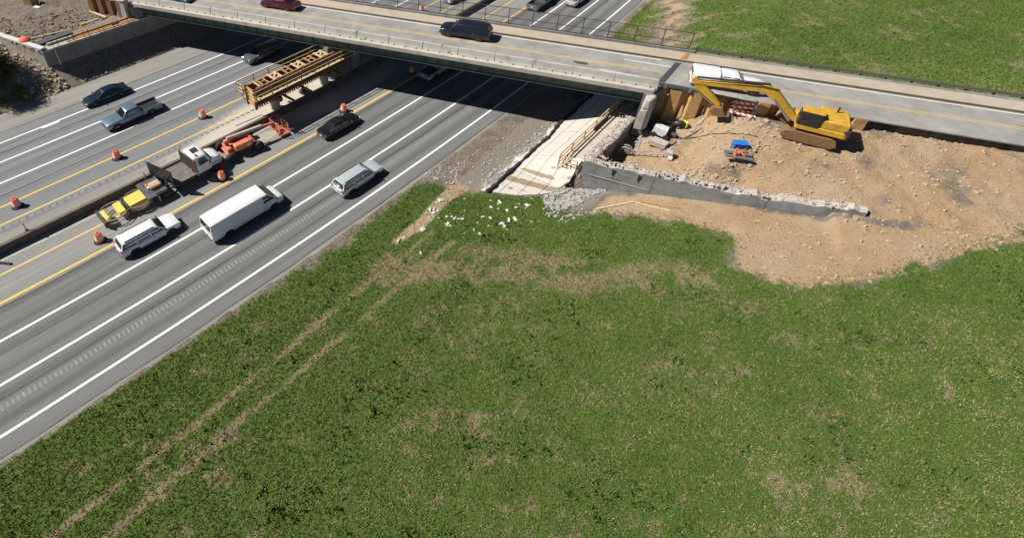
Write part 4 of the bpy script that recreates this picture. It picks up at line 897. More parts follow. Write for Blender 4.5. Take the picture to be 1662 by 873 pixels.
# cab and hood
def lbox(name, rings, mat, par=tr, smooth=35): return MB().loft([[Vector((x, -y, z)) for y, z in h]+[Vector((x, y, z)) for y, z in h[::-1]] for x, h in rings]).build(name, mat, par, smooth=smooth)
lbox('cab', [(.75, [(1.02, .75), (1.05, 1.6), (.92, 2.35), (.80, 2.45)]), (.9, [(1.04, .7), (1.06, 1.6), (.93, 2.42), (.80, 2.52)]), (1.75, [(1.04, .7), (1.06, 1.6), (.93, 2.42), (.78, 2.52)]), (1.95, [(1.04, .7), (1.06, 1.6), (.92, 2.36), (.78, 2.44)]), (2.28, [(1.02, .7), (1.04, 1.55), (1.0, 1.6), (.9, 1.65)])], WHITE_P)
lbox('hood', [(2.2, [(.98, .75), (1.0, 1.35), (.86, 1.62), (.6, 1.68)]), (2.9, [(.94, .75), (.95, 1.3), (.80, 1.52), (.55, 1.58)]), (3.3, [(.84, .75), (.84, 1.15), (.7, 1.36), (.5, 1.42)]), (3.38, [(.78, .8), (.78, 1.1), (.65, 1.25), (.45, 1.3)])], WHITE_P)
MB().quad((2.25, -.86, 1.66), (2.25, .86, 1.66), (1.99, .80, 2.36), (1.99, -.80, 2.36)).build('windshield', GLASS, tr).location.x = .03
for sd in (-1, 1):
    MB().quad((2.0, sd*1.075, 1.62), (1.12, sd*1.075, 1.58), (1.15, sd*.975, 2.24), (1.82, sd*.975, 2.24)).build('side_window', GLASS, tr)
    MB().box((2.05, sd*1.3, 1.75), (.1, .14, .42)).build('mirror', BLACK, tr, bevel=.02)
    MB().box((2.7, sd*.98, .98), (1.0, .24, .16)).build('fender', WHITE_P, tr, bevel=.04)
    MB().box((3.3, sd*.68, 1.02), (.14, .26, .2)).build('headlight', CLEAR_L, tr, bevel=.02)
    MB().box((1.3, sd*1.07, .52), (1.0, .28, .34)).build('fuel_tank', BLACK, tr, bevel=.03)
    MB().box((-3.78, sd*1.0, .82), (.06, .3, .16)).build('tail_light', RED_L, tr)
    MB().box((-2.95, sd*1.08, .52), (.04, .5, .62)).build('mud_flap', WHITE_R if sd < 0 else BLACK, tr)
    wheel(tr, 2.55, sd*.98, .47, .28, sd, STEEL)
    for y in (.84, 1.12): wheel(tr, -2.2, sd*y, .47, .25, sd, STEEL)
    MB().box((1.5, sd*1.069, 1.42), (.16, .02, .05)).build('door_handle', BLACK, tr)
MB().box((1.4, .12, 2.545), (.6, .72, .03)).build('roof_panel', worn('roof_panel_dark', (0.05, 0.05, 0.06), rough=.4), tr)
for k in range(3): MB().box((2.0-.02*k, -.42+.16*k, 2.56), (.1, .07, .06)).build('roof_lamp', AMBER, tr)
MB().box((1.15, -.6, 2.6), (.18, .3, .12)).build('beacon', AMBER, tr, bevel=.02)
MB().box((3.45, 0, .62), (.18, 2.1, .3)).build('bumper', BLACK, tr, bevel=.03)
MB().box((3.385, 0, 1.05), (.04, 1.0, .4)).build('grille', BLACK, tr)
# crash cushion: curved tubes with yellow modules
ALU = worn('aluminium_tube', (0.55, 0.54, 0.50), rough=.35, metal=.55)
sC, qC = -44.05, -6.35
cc = thing('crash_cushion', 'yellow crash cushion with curved metal tubes deployed behind the flatbed truck', 'crash cushion', hw(sC, qC), hdir(sC)+.03)
def arc(x0, x1, y0, bulge, z, n=12, sd=1): return [(x0+(x1-x0)*k/n, sd*(y0+bulge*math.sin(math.pi*k/n)), z) for k in range(n+1)]
for sd in (-1, 1):
    for z in (.42, .60, .78):
        MB().tube(arc(-.15, 1.95, .78, .42, z, sd=sd), .05, 8).build('curved_tube', ALU, cc, smooth=60)
        if z != .60: MB().tube(arc(-2.25, -.2, .72, .45, z-.06, sd=sd), .05, 8).build('curved_tube', ALU, cc, smooth=60)
MB().box((-.17, 0, .6), (.14, 2.0, .52)).build('middle_bulkhead', BLACK, cc, bevel=.02)
MB().box((1.98, 0, .62), (.16, 1.9, .55)).build('front_bulkhead', BLACK, cc, bevel=.02)
MB().box((-2.3, 0, .55), (.2, 2.0, .5)).build('tail_bulkhead', worn('tail_dark', (0.06, 0.055, 0.065), rough=.6), cc, bevel=.03)
for y in (-.51, 0, .51): MB().box((.9, y, .86), (1.72, .495, .12)).build('yellow_panel', YEL_P, cc, bevel=.015)
MB().box((.9, 0, .6), (1.75, 1.5, .36)).build('yellow_core', YEL_P, cc, bevel=.03)
for y in (-.8, .8): MB().bar((-.1, y, .95), (1.9, y, .95), .06, .06).build('edge_rail', BLACK, cc)
MB().box((-.72, -.05, .62), (.58, 1.5, .5)).build('yellow_block', YEL_P, cc, bevel=.02)
MB().box((-1.92, -.05, .70), (.38, 1.45, .34)).build('yellow_block', YEL_P, cc, bevel=.1)
for k in range(4):
    a = MB(); a.box((-2.415, -.75+.5*k, .52), (.02, .16, .4), 0, Matrix.Rotation(.7, 3, 'X')); a.build('chevron_stripe', YEL, cc)
for sd in (-1, 1): MB().box((-2.36, sd*.95, .75), (.16, .16, .12)).build('tail_light', RED_L, cc)
MB().bar((2.0, -.4, .55), (2.5, -.3, .62), .14, .16).bar((2.0, .4, .55), (2.5, .3, .62), .14, .16).build('mount', BLACK, cc)
for sd in (-1, 1): MB().bar((-2.3, sd*.7, .06), (-2.3, sd*.7, .35), .1).bar((-.17, sd*.7, .06), (-.17, sd*.7, .4), .08).build('leg', BLACK, cc)
for sd in (-1, 1):
    o = MB().lathe([(.02, -.03), (.09, -.03), (.09, .03), (.02, .03)], 12, axis='y').build('castor', RUBBER, cc); o.location = (-2.3, sd*.7, .09)

# ------------------------------------------------------------------ orange boom lift
sB, qB = -32.2, -6.65
bl = thing('boom_lift', 'orange boom lift parked in front of the white truck', 'boom lift', hw(sB, qB), hdir(sB)-.1); bl.scale = (1.08, 1.08, 1.0)
for x in (-1.15, 1.15):
    for sd in (-1, 1): wheel(bl, -1.55 if x < 0 else 1.15, sd*1.1, .5, .4, sd, worn('lift_rim', (0.16, .15, .15), rough=.6))
MB().box((0, 0, .5), (2.5, .9, .3)).box((-1.55, 0, .5), (.25, 2.0, .2)).box((1.15, 0, .5), (.25, 2.0, .2)).box((-1.1, 0, .55), (1.0, .7, .25)).build('chassis', LIFT, bl, bevel=.04)
for sd, w in ((-1, .62), (1, .5)):
    MB().loft([[Vector((x, sd*.34, z0)), Vector((x, sd*(.34+w*k), z0)), Vector((x, sd*(.34+w*k), z1-.06)), Vector((x, sd*(.34+w*k-.06), z1)), Vector((x, sd*.34, z1))] for x, k, z0, z1 in ((-.95, .8, .85, 1.35), (-.85, .98, .8, 1.42), (.35, 1, .8, 1.45), (.75, .9, .85, 1.38), (.95, .5, .95, 1.25))]).build('hood', LIFT, bl, bevel=.0)
MB().box((-.3, 0, .85), (1.9, .7, .3)).box((-1.38, 0, .95), (.4, 1.3, .5)).build('turntable', LIFT, bl, bevel=.05)
BOOMG = worn('boom_grey', (0.50, 0.45, 0.37), (0.40, .36, .3), 3, .5)
MB().bar((-1.25, .05, 1.9), (2.2, 0, 1.7), .26, .3).build('boom', BOOMG, bl, bevel=.02)
MB().bar((1.9, 0, 1.72), (3.2, -.02, 1.5), .18, .22).build('boom_extension', LIFT, bl, bevel=.02)
MB().bar((-1.2, .32, 1.5), (1.3, .36, 1.85), .1, .12).build('lift_cylinder', BLACK, bl); MB().bar((-1.3, .1, 1.3), (-1.3, .1, 1.75), .3, .5).build('boom_pivot', LIFT, bl)
MB().tube([(-1.2, .2, 1.72), (0, .25, 1.95), (1.4, .3, 1.9), (2.3, .1, 1.6)], .03, 6).build('hose', BLACK, bl)
MB().bar((3.15, 0, 1.5), (3.45, .1, .7), .16, .2).build('jib', LIFT, bl)
MB().box((.35, -.968, 1.1), (.4, .02, .24)).build('decal_plate', WHITE_R, bl)
bx = MB().box((3.95, 0, .32), (.95, 1.9, .06)).build('basket_floor', LIFT, bl)
for z in (.75, 1.05, 1.4):
    MB().tube([(3.5, -.93, z), (4.42, -.93, z), (4.42, .93, z), (3.5, .93, z)], .028, 6, closed=True).build('basket_rail', LIFT, bl)
for x in (3.5, 4.42):
    for y in (-.93, -.3, .3, .93): MB().bar((x, y, .3), (x, y, 1.4), .045).build('basket_post', LIFT, bl)
MB().box((3.52, .2, 1.2), (.2, .5, .35)).build('control_box', BLACK, bl, bevel=.02)

# ------------------------------------------------------------------ new pier under formwork
pier = thing('pier_formwork', 'timber and steel formwork for a new pier cap in the median', 'formwork')
qF, fs0, fs1, fz0, fz1 = -9.1, -28.9, -16.0, 2.5, 4.45
def PF(s, dq, z): return hw(s, qF+dq, z)
for s in (-26.2, -19.3): MB().lathe([(.52, LZ), (.52, fz0)], 24, hw(s, qF)).build('column', worn('new_concrete', (0.40, 0.385, 0.35), (0.33, .315, .285), 1.5, .9, .1, 20), pier, smooth=40)
MB().bar(PF(fs0+.15, 0, fz0+.04), PF(fs1, 0, fz0+.04), 1.3, .08).build('soffit', WOOD, pier)
for dq in (-.66, .66): MB().bar(PF(fs0+.05, dq, (fz0+fz1)/2), PF(fs1, dq, (fz0+fz1)/2), .06, fz1-fz0).build('side_panel', RUST, pier)
for dq in (-.76, .76):
    mb = MB(); s = fs0+.1
    while s < fs1: mb.bar(PF(s, dq, fz0-.12), PF(s, dq, fz1+.06), .09, .14); s += .30
    mb.build('stud_row', RUST, pier, kind='stuff')
    for z in (fz0+.35, fz0+1.0, fz0+1.6): MB().bar(PF(fs0, dq*1.14, z), PF(fs1, dq*1.14, z), .08, .12).build('waler', RUST, pier)
for k in range(5): MB().bar(PF(fs0+.02, -.6, fz0+.25+.4*k), PF(fs0+.02, .6, fz0+.25+.4*k), .12, .2).build('end_timber', WOOD_O, pier)
for dq in (-.72, .72): MB().bar(PF(fs0-.02, dq, fz0-.25), PF(fs0-.02, dq, fz1+.15), .16, .2).build('end_post', RUST, pier)
# top: cross timbers and plates
for dq in (-.6, .6): MB().bar(PF(fs0+.4, dq, fz1+.06), PF(fs1, dq, fz1+.06), .14, .1).build('top_plate', WOOD, pier)
nX = 8
for k in range(nX):
    s = fs0+1.6+k*(fs1-fs0-1.9)/(nX-1)
    if k % 2 == 0:
        for ds in (-.35, .35): MB().bar(PF(s+ds, -.72, fz1+.15), PF(s+ds, .72, fz1+.15), .16, .08).build('cross_timber', WOOD, pier)
        MB().bar(PF(s-.35, 0, fz1+.14), PF(s+.35, 0, fz1+.14), .14, .08).build('tie_timber', WOOD, pier)
    else:
        for ds in (-.45, .4): MB().bar(PF(s+ds, -.72, fz1+.16), PF(s+ds, .72, fz1+.16), .24, .07).build('cross_timber', WOOD_P, pier)
        MB().bar(PF(s-.4, .35, fz1+.22), PF(s+.4, -.35, fz1+.22), .2, .05).build('loose_board', WOOD_P, pier)
        for dq in (-.45, .45): MB().bar(PF(s-.45, dq, fz1+.15), PF(s+.4, dq, fz1+.15), .2, .06).build('filler_board', WOOD_P, pier)
MB().bar(PF(fs0+.9, -.62, fz1+.12), PF(fs0+.9, .62, fz1+.12), .14, .12).build('cross_timber', WOOD_P, pier)
# walkways with rails on both sides
for sd, zw, dq0, dq1 in ((-1, 3.75, -.85, -1.55), (1, 3.75, .85, 1.6)):
    for k in range(3):
        dq = dq0+(dq1-dq0)*(k+.5)/3; MB().bar(PF(fs0-.5, dq, zw), PF(fs1+.2, dq, zw), .22, .05).build('walkway_plank', WOOD_P if sd > 0 else WOOD, pier)
    for k in range(8):
        s = fs0-.3+k*(fs1-fs0+.3)/7
        MB().bar(PF(s, dq1*1.0, zw-.1), PF(s, dq1*1.0, zw+1.1), .07, .09).build('rail_post', WOOD_O, pier)
        MB().bar(PF(s, dq0*.9, zw-.07), PF(s, dq1*1.03, zw-.07), .08, .1).build('bracket', RUST, pier)
        MB().bar(PF(s, dq0*.9, zw-.9), PF(s, dq1*.95, zw-.12), .06, .06).build('bracket_strut', RUST, pier)
    for z in (zw+.55, zw+1.08): MB().bar(PF(fs0-.5, dq1, z), PF(fs1+.2, dq1, z), .05, .10).build('hand_rail', WOOD_P, pier)
for dq0, dq1 in ((-1.6, -.6), (.6, 1.6)):
    for z in (3.9, 4.3, 4.8): MB().bar(PF(fs0-.5, dq0, z), PF(fs0-.5, dq1, z), .06, .1).build('end_rail', WOOD_P, pier)
    for z in (4.3, 4.8): MB().bar(PF(fs1+.2, dq0, z), PF(fs1+.2, dq1, z), .06, .1).build('end_rail', WOOD_P, pier)
    for s_ in (fs0-.5, fs1+.2): MB().bar(PF(s_, dq0 if dq0 < 0 else dq1, 3.6), PF(s_, dq0 if dq0 < 0 else dq1, 4.9), .07).build('rail_post', WOOD_P, pier)
for s in (-25.4, -23.0, -18.4): MB().bar(PF(s, -1.0, fz0-.25), PF(s+.3, 2.1, fz0-.35), .16, .24).build('needle_beam', RUST, pier)
for s in (-26.2, -19.3):
    MB().lathe([(.6, fz0-.45), (.6, fz0-.2)], 18, hw(s, qF)).build('friction_collar', RUST, pier); MB().box(tuple(hw(s+.2, qF+.75, fz0-.3)), (.4, .5, .4), hdir(s)).build('jack_block', RUST, pier)
# planks, strips and gear lying around the pier
for i, (a, b_, w, lb) in enumerate((((538, 203), (612, 161), .22, 'inner'), ((552, 203), (630, 159), .12, 'outer'))): pass
def lying(name, label, cat, a, b_, w, h, mat, z=None, group=None, lift=0.0):
    pa, pb = (at(*a, z), at(*b_, z)) if z is not None else (on_ground(*a), on_ground(*b_))
    pa.z += h/2+.004+lift; pb.z += h/2+.004+lift
    return tag(MB().bar(pa, pb, w, h).build(name, mat), label, cat, group)
lying('drainage_pipe', 'thin dark rod lying on the median slab behind the boom lift', 'rod', (383, 205), (425, 187), .04, .04, BLACK, LZ)
TARP = worn('blue_tarp', (0.035, 0.05, 0.09), (0.02, 0.03, 0.055), 2.0, .6, .5, 6)
t = thing('generator', 'small dark generator under the pier formwork', 'generator', tuple(at(493, 151, LZ)), hdir(-22)+.3)
MB().box((0, 0, .32), (.9, .55, .5)).build('housing', worn('generator_dark', (0.05, 0.055, 0.07), rough=.5), t, bevel=.06); MB().tube([(-.45, -.3, .1), (-.45, -.3, .75), (.45, -.3, .75), (.45, -.3, .1)], .03, 6).build('frame', BLACK, t); MB().tube([(-.45, .3, .1), (-.45, .3, .75), (.45, .3, .75), (.45, .3, .1)], .03, 6).build('frame', BLACK, t)
# dust sheet of pale concrete below the lift basket
MB().add([hw(-29.6+1.5*math.cos(a)*(1+.25*math.sin(3*a+1)), -6.7+.85*math.sin(a)*(1+.2*math.cos(2*a)), .005) for a in np.linspace(0, 6.0, 18)], [tuple(range(18))]).build('slurry_patch', worn('slurry', (0.42, 0.38, 0.31), rough=.9), bpy.data.objects['shoulder'])
# ------------------------------------------------------------------ safety rail on the ledge above the slope paving
RAILW = worn('rail_timber', (0.62, 0.45, 0.27), (0.48, 0.32, 0.18), 5, .8)
lr = thing('ledge_railing', 'timber safety railing along the ledge above the concrete slope paving', 'railing')
sa, sb, qr, zr = -15.6, -2.6, 17.75, 2.3
for k in range(7):
    s = sa+(sb-sa)*k/6; MB().bar(hw(s, qr, zr-.35), hw(s, qr, zr+1.1), .07, .09).build('post', RAILW, lr)
    MB().bar(hw(s, qr-.05, zr+.1), hw(s, qr+.7, zr+.14), .06, .08).build('outrigger', RAILW, lr)
for z in (zr+.12, zr+.6, zr+1.08): MB().bar(hw(sa, qr, z), hw(sb, qr, z), .07, .13).build('rail', RAILW, lr)
MB().bar(hw(-9.5, qr+.02, zr+.3), hw(-6.6, qr+.02, zr+.3), .04, .3).build('toe_board', WOOD, lr)
for s in (sa, sb):
    for z in (zr+.6, zr+1.08): MB().bar(hw(s, qr, z), hw(s, qr+1.6, z), .05, .09).build('end_rail', RAILW, lr)
    MB().bar(hw(s, qr+1.6, zr), hw(s, qr+1.6, zr+1.12), .07, .09).build('post', RAILW, lr)
for z, q_ in ((zr+.13, qr+.5), (zr+.13, qr+.95)): MB().bar(hw(sa, q_, z), hw(sb, q_, z), .08, .05).build('walkway_bearer', RAILW, lr)
# black fabric sock along the foot of the slope
sock = MB(); pts = []
for (px, py) in ((790, 313), (803, 303), (818, 288), (838, 272), (855, 259), (868, 246), (880, 236), (889, 229), (900, 214), (908, 203), (922, 190), (938, 174), (955, 160), (968, 148)):
    p = at(px, py, .3); p.z = max(gz(p.x, p.y), .18)+.14; pts.append(p)
def catmull(P, n=5):
    out = []
    for i in range(len(P)-1):
        p0, p1, p2, p3 = P[max(i-1, 0)], P[i], P[i+1], P[min(i+2, len(P)-1)]
        for k in range(n):
            t = k/n; out.append(.5*((2*p1)+(p2-p0)*t+(2*p0-5*p1+4*p2-p3)*t*t+(3*p1-p0-3*p2+p3)*t**3))
    return out+[P[-1]]
cp = catmull(pts); sock.tube(cp, [.17+.05*math.sin(i*1.7)+.03*math.sin(i*.63) for i in range(len(cp))], 8)
FABRIC = worn('black_fabric', (0.016, 0.016, 0.019), (0.028, .028, .03), 4, .8, .5, 12)
tag(sock.build('silt_sock', FABRIC, smooth=60), 'black fabric silt sock winding along the foot of the slope paving', 'silt sock')
# ------------------------------------------------------------------ sheet piles
def sheet_piles(label, base_fn, n, pitch, z0, z1, dirn, nrm, mat=RUST_T, grp=None):
    t = thing('sheet_pile_wall', label, 'sheet piles'); d = .42; th = .03
    for i in range(n):
        o = base_fn(i)
        # trough: land, web, pan, web
        pl = [(0, 0), (pitch*.28, 0), (pitch*.40, -d), (pitch*.88, -d), (pitch*1.0, 0)]
        a = [o+dirn*x+nrm*y for x, y in pl]; b_ = [o+dirn*x+nrm*(y+th) for x, y in pl][::-1]
        dz = RNG.uniform(-.12, .12)
        MB().prism([p[:2] for p in a+b_], z0, z1+dz).build('sheet_pile', mat, t)
    return t
bd3, bn3 = Vector((BD[0], BD[1], 0)), Vector((BN[0], BN[1], 0))
sheet_piles('row of rust brown steel sheet piles holding the right approach', lambda i: br(28.1+i*1.72, 1.6), 9, 1.72, 2.3, DH-.1, bd3, bn3)
MB().bar(br(27.4, 1.15, DH+.1), br(32.2, 1.15, DH+.1), .3, .18)
sg = thing('steel_guard_beam', 'bluish steel guard beam lying along the pile tops by the white pickup', 'guard beam')
MB().bar(br(27.2, 1.35, DH+.12), br(32.0, 1.3, DH+.1), .24, .22).build('beam', worn('beam_blue_steel', (0.16, 0.19, 0.22), rough=.4, metal=.5), sg); 
for u in (28.2, 30.2, 31.6): MB().box(tuple(br(u, 1.2, DH+.02)), (.14, .3, .34), BA).build('clamp', STEEL, sg)
sheet_piles('brown steel sheet piles at the left approach above the dirt fill', lambda i: br(-38.3+i*1.5, -.15), 4, 1.5, 4.2, DH+.1, bd3, bn3, RUST)
MB().hexa([br(-32.4, -.5, 4), br(-31.2, -.6, 4), br(-31.1, .1, 4), br(-32.4, .2, 4), br(-32.3, -.45, 6.3), br(-31.4, -.5, 6.4), br(-31.3, .1, 6.5), br(-32.3, .1, 6.5)])
lp = thing('concrete_post', 'pale concrete post at the left end of the overpass', 'concrete post', tuple(br(-32.0, -.35, 4.3)), BA)
MB().hexa([(-.5, -.45, 0), (.35, -.45, 0), (.45, .5, 0), (-.5, .5, 0), (-.35, -.35, 2.6), (.3, -.35, 2.6), (.4, .45, 2.75), (-.4, .45, 2.75)]).build('post_body', CONC, lp, bevel=.04); MB().box((0, .05, 2.78), (.95, 1.0, .14)).build('post_cap', BROKEN, lp, bevel=.04)

# ------------------------------------------------------------------ excavator
pb = at(1163, 180, 5.4)
ev = (Vector((-BD[0], -BD[1], 0))*.986+Vector((BN[0], BN[1], 0))*.167).normalized()
zs = [7.0+.02*k for k in range(100)]; pz = min(zs, key=lambda z: abs((at(1131, 133, z)-pb).xy.cross(ev.xy))); pv = at(1131, 133, pz)
ex_o = pb-ev*6.6; ezr = math.atan2(ev.y, ev.x); gz_ = gz(ex_o.x, ex_o.y)
ex = thing('excavator', 'yellow excavator reaching its arm over the dirt in front of the sheet piles', 'excavator', (ex_o.x, ex_o.y, gz_), ezr)
def L2(p): v = Vector(p)-Vector((ex_o.x, ex_o.y, gz_)); return Matrix.Rotation(-ezr, 3, 'Z') @ v
tip = L2(pv); bkt = L2(pb); tip.y = bkt.y = 0
def plate_arm(name, pts, w, par):
    a = [Vector((x, -w/2, z)) for x, z in pts]; b_ = [Vector((x, w/2, z)) for x, z in pts]; n = len(pts)
    return MB().add(a+b_, [tuple(range(n)), tuple(range(n, 2*n))[::-1]]+[(i, (i+1) % n, n+(i+1) % n, n+i) for i in range(n)]).build(name, YEL, par, bevel=.02)
tx, tz, bx_, bz_ = tip.x, tip.z, bkt.x, bkt.z
plate_arm('boom', [(.9, 1.3), (1.3, 1.1), (4.0, tz+.55), (tx+.15, tz-.16), (tx+.2, tz+.1), (3.9, tz+1.15), (3.2, tz+1.0)], .5, ex)
sv = Vector((bx_-tx, bz_+.6-tz)).normalized(); sn = Vector((-sv.y, sv.x)); E0 = Vector((tx, tz))-sv*.45; E1 = Vector((tx, tz))+sv*.5; E2 = Vector((bx_, bz_+.6))
plate_arm('stick', [tuple(E0+sn*.16), tuple(E0-sn*.16), tuple(E1-sn*.36), tuple(E2-sn*.17), tuple(E2+sn*.17), tuple(E1+sn*.36)], .42, ex)
for sd in (-1, 1): MB().tube([(1.6, sd*.42, 1.2), (3.2, sd*.42, tz+.3)], [.11, .06], 10).build('boom_cylinder', STEEL, ex)
MB().tube([(3.8, 0, tz+1.3), (tx+.1, 0, tz+.45)], .09, 10).build('stick_cylinder', BLACK, ex); MB().tube([tuple(Vector((E1.x, 0, E1.y))+Vector((sn.x, 0, sn.y))*.5), tuple(Vector((E2.x, 0, E2.y))+Vector((sn.x, 0, sn.y))*.35)], .08, 10).build('bucket_cylinder', STEEL, ex)
MB().tube([(3.0, .3, tz+1.1), (4.4, .32, tz+1.15), (tx-.1, .3, tz+.4)], .04, 6).build('hydraulic_hose', BLACK, ex)
bk = [(bx_-.3, bz_+.62), (bx_+.35, bz_+.55), (bx_+.55, bz_+.15), (bx_+.3, bz_-.22), (bx_-.3, bz_-.3), (bx_-.75, bz_-.1)]
plate_arm('bucket', bk, 1.0, ex).data.materials[0] = RUST
for k in range(5): MB().bar((bx_-.7, -.4+.2*k, bz_-.12), (bx_-1.0, -.4+.2*k, bz_-.02), .08, .06).build('bucket_tooth', STEEL, ex)
for sd in (-1, 1):
    rings = []
    prof = [(-1.9, .35), (-1.6, .05), (1.6, .05), (1.9, .35), (1.75, .75), (1.4, .88), (-1.4, .88), (-1.75, .75)]
    a = [Vector((x, sd*1.1-.28, z)) for x, z in prof]; b_ = [Vector((x, sd*1.1+.28, z)) for x, z in prof]; n = 8
    MB().add(a+b_, [tuple(range(n)), tuple(range(n, 2*n))[::-1]]+[(i, (i+1) % n, n+(i+1) % n, n+i) for i in range(n)]).build('track', RUST, ex)
MB().box((0, 0, .7), (2.2, 1.7, .5)).build('undercarriage', BLACK, ex, bevel=.05)
MB().box((-.5, 0, 1.35), (3.4, 2.5, .5)).build('platform', YEL, ex, bevel=.06)
MB().box((-1.2, -.05, 1.95), (1.9, 2.4, .8)).build('engine_cover', YEL, ex, bevel=.1); MB().box((-2.15, 0, 1.5), (.5, 2.5, .9)).build('counterweight', BLACK, ex, bevel=.12)
MB().box((.45, .8, 2.1), (1.5, .9, 1.3)).build('cab', BLACK, ex, bevel=.06); MB().box((.45, .8, 2.25), (1.53, .8, .8)).build('cab_window', GLASS, ex); MB().box((.45, .8, 2.79), (1.5, .92, .08)).build('cab_roof', YEL, ex, bevel=.02)
MB().lathe([(.07, 2.3), (.07, 2.8)], 8, (-1.3, -.6, 0)).build('exhaust', BLACK, ex)
# ------------------------------------------------------------------ barricades, cooler and gear at the right edge
def stripes_mat():
    m, nt, lk, b = _new('barricade_stripes'); tc = nt.new('ShaderNodeTexCoord'); sp = nt.new('ShaderNodeSeparateXYZ'); lk.new(tc.outputs['Object'], sp.inputs[0])
    f = math_n(nt, lk, 'FRACT', math_n(nt, lk, 'MULTIPLY', math_n(nt, lk, 'ADD', sp.outputs[0], sp.outputs[2]), 2.2)); c = ramp(nt, lk, f, [(.5, (.8, .8, .78)), (.51, (.78, .12, .025))])
    lk.new(c, b.inputs['Base Color']); b.inputs['Roughness'].default_value = .5; return m
STRIPE = stripes_mat()
def barricade(label, px, py, rz, n, fallen=False):
    p = at(px, py, 4.75); p.z = gz(p.x, p.y); t = thing('barricade', label, 'barricade', tuple(p), rz, 'orange and white barricades')
    if fallen: t.rotation_euler = (math.radians(-72), 0, rz); t.location.z += .12
    for k in range(n): MB().box((0, -.05, .45+.42*k), (2.1, .04, .22)).build('striped_board', STRIPE, t)
    for x in (-.75, .75):
        MB().bar((x, -.45, .02), (x, 0, .45+.42*n), .06).bar((x, .45, .02), (x, 0, .45+.42*n), .06).build('leg', STEEL, t)
    return t
barricade('orange and white striped barricade standing behind the excavator arm', 1199, 190, BA+.1, 3)
barricade('orange and white striped barricade lying at the right of the bucket', 1200, 197, BA-.1, 1, True)
p = on_ground(1199, 240, 4.4); co_ = thing('cooler_box', 'bright blue box standing on the dirt mound', 'box', tuple(p), BA+.2)
MB().box((0, 0, .26), (1.05, .6, .48)).build('box_body', paint('cooler_blue', (.01, .10, .42), 0), co_, bevel=.03); MB().box((0, 0, .535), (1.1, .65, .07)).build('lid', paint('cooler_lid', (.02, .2, .62), 0), co_, bevel=.02)
p = on_ground(1197, 252, 4.4); ss = thing('saw_bench', 'folding bench with orange cone parts and grey boards below the blue box', 'bench', tuple(p), BA+.05)
for y in (-.45, .1): MB().box((0, y, .12), (2.0, .3, .08)).build('board', worn('grey_board', (.16, .165, .16), rough=.8), ss)
MB().tube([(-.2, -.3, .2), (.5, .4, .45)], .045, 8).build('orange_bar', ORANGE, ss); MB().tube([(.4, -.35, .2), (-.1, .4, .4)], .045, 8).build('orange_bar', ORANGE, ss); MB().lathe([(.16, .16), (.05, .5)], 12, (-.3, -.3, 0)).build('cone', ORANGE, ss)
RED_P = worn('red_pipe', (.62, .10, .07), rough=.6)
lying('red_pipe', 'red pipe lying on the mound, upper of two', 'pipe', (1172, 288), (1236, 262), .11, .11, RED_P, lift=.1); lying('red_pipe', 'red pipe lying on the mound, lower of two', 'pipe', (1175, 290), (1240, 266), .11, .11, RED_P, lift=.1)
# drill mast in the pit
pa, pb2 = on_ground(1016, 252, 1.8), on_ground(1080, 254, 2.3); v_ = pb2-pa
dm = thing('drill_mast', 'grey twin rail drill mast lying across the orange soil in the pit', 'drill mast', tuple(pa), math.atan2(v_.y, v_.x)); Lm = v_.length
PALE_S = worn('pale_steel', (.48, .43, .40), (.33, .29, .27), 6, .6)
for y in (-.2, .2): MB().bar((.2, y, .45), (Lm+.2, y, .45+v_.z), .07, .09).build('mast_rail', PALE_S, dm)
for k in range(7): MB().bar((.4+k*Lm/7, -.2, .45+v_.z*k/7), (.4+k*Lm/7, .2, .45+v_.z*k/7), .05).build('rung', PALE_S, dm)
MB().tube([(.55*math.cos(a)-.1, -.25, .5+.55*math.sin(a)) for a in np.linspace(.2, 3.6, 12)], .05, 6).build('reel_guard', PALE_S, dm); MB().tube([(.45*math.cos(a)-.1, .25, .5+.45*math.sin(a)) for a in np.linspace(.2, 4.2, 12)], .05, 6).build('reel_guard', PALE_S, dm)
MB().box((-.05, 0, .5), (.6, .5, .45)).build('rotary_head', worn('head_grey', (.25, .2, .19), (.12, .1, .1), 8, .6), dm, bevel=.06); MB().box((Lm+.1, 0, .5+v_.z), (.5, .6, .4)).build('drive_motor', PALE_S, dm, bevel=.06); MB().box((Lm+.2, -.35, .2+v_.z), (.35, .3, .3)).build('white_housing', WHITE_R, dm, bevel=.03)
for x in (-.1, .6, Lm): MB().bar((x, -.3, 0), (x, -.2, .45), .07).bar((x, .3, 0), (x, .2, .45), .07).build('prop', BLACK, dm)
MB().tube([(Lm*.18+.55*math.cos(a), -.75+.22*math.sin(a), .06) for a in np.linspace(0, 6.28, 18)], .035, 6).build('coiled_hose', BLACK, dm); MB().bar((.8, .25, .5), (.85, .3, 1.9), .06, .06).build('upright', STEEL, dm)
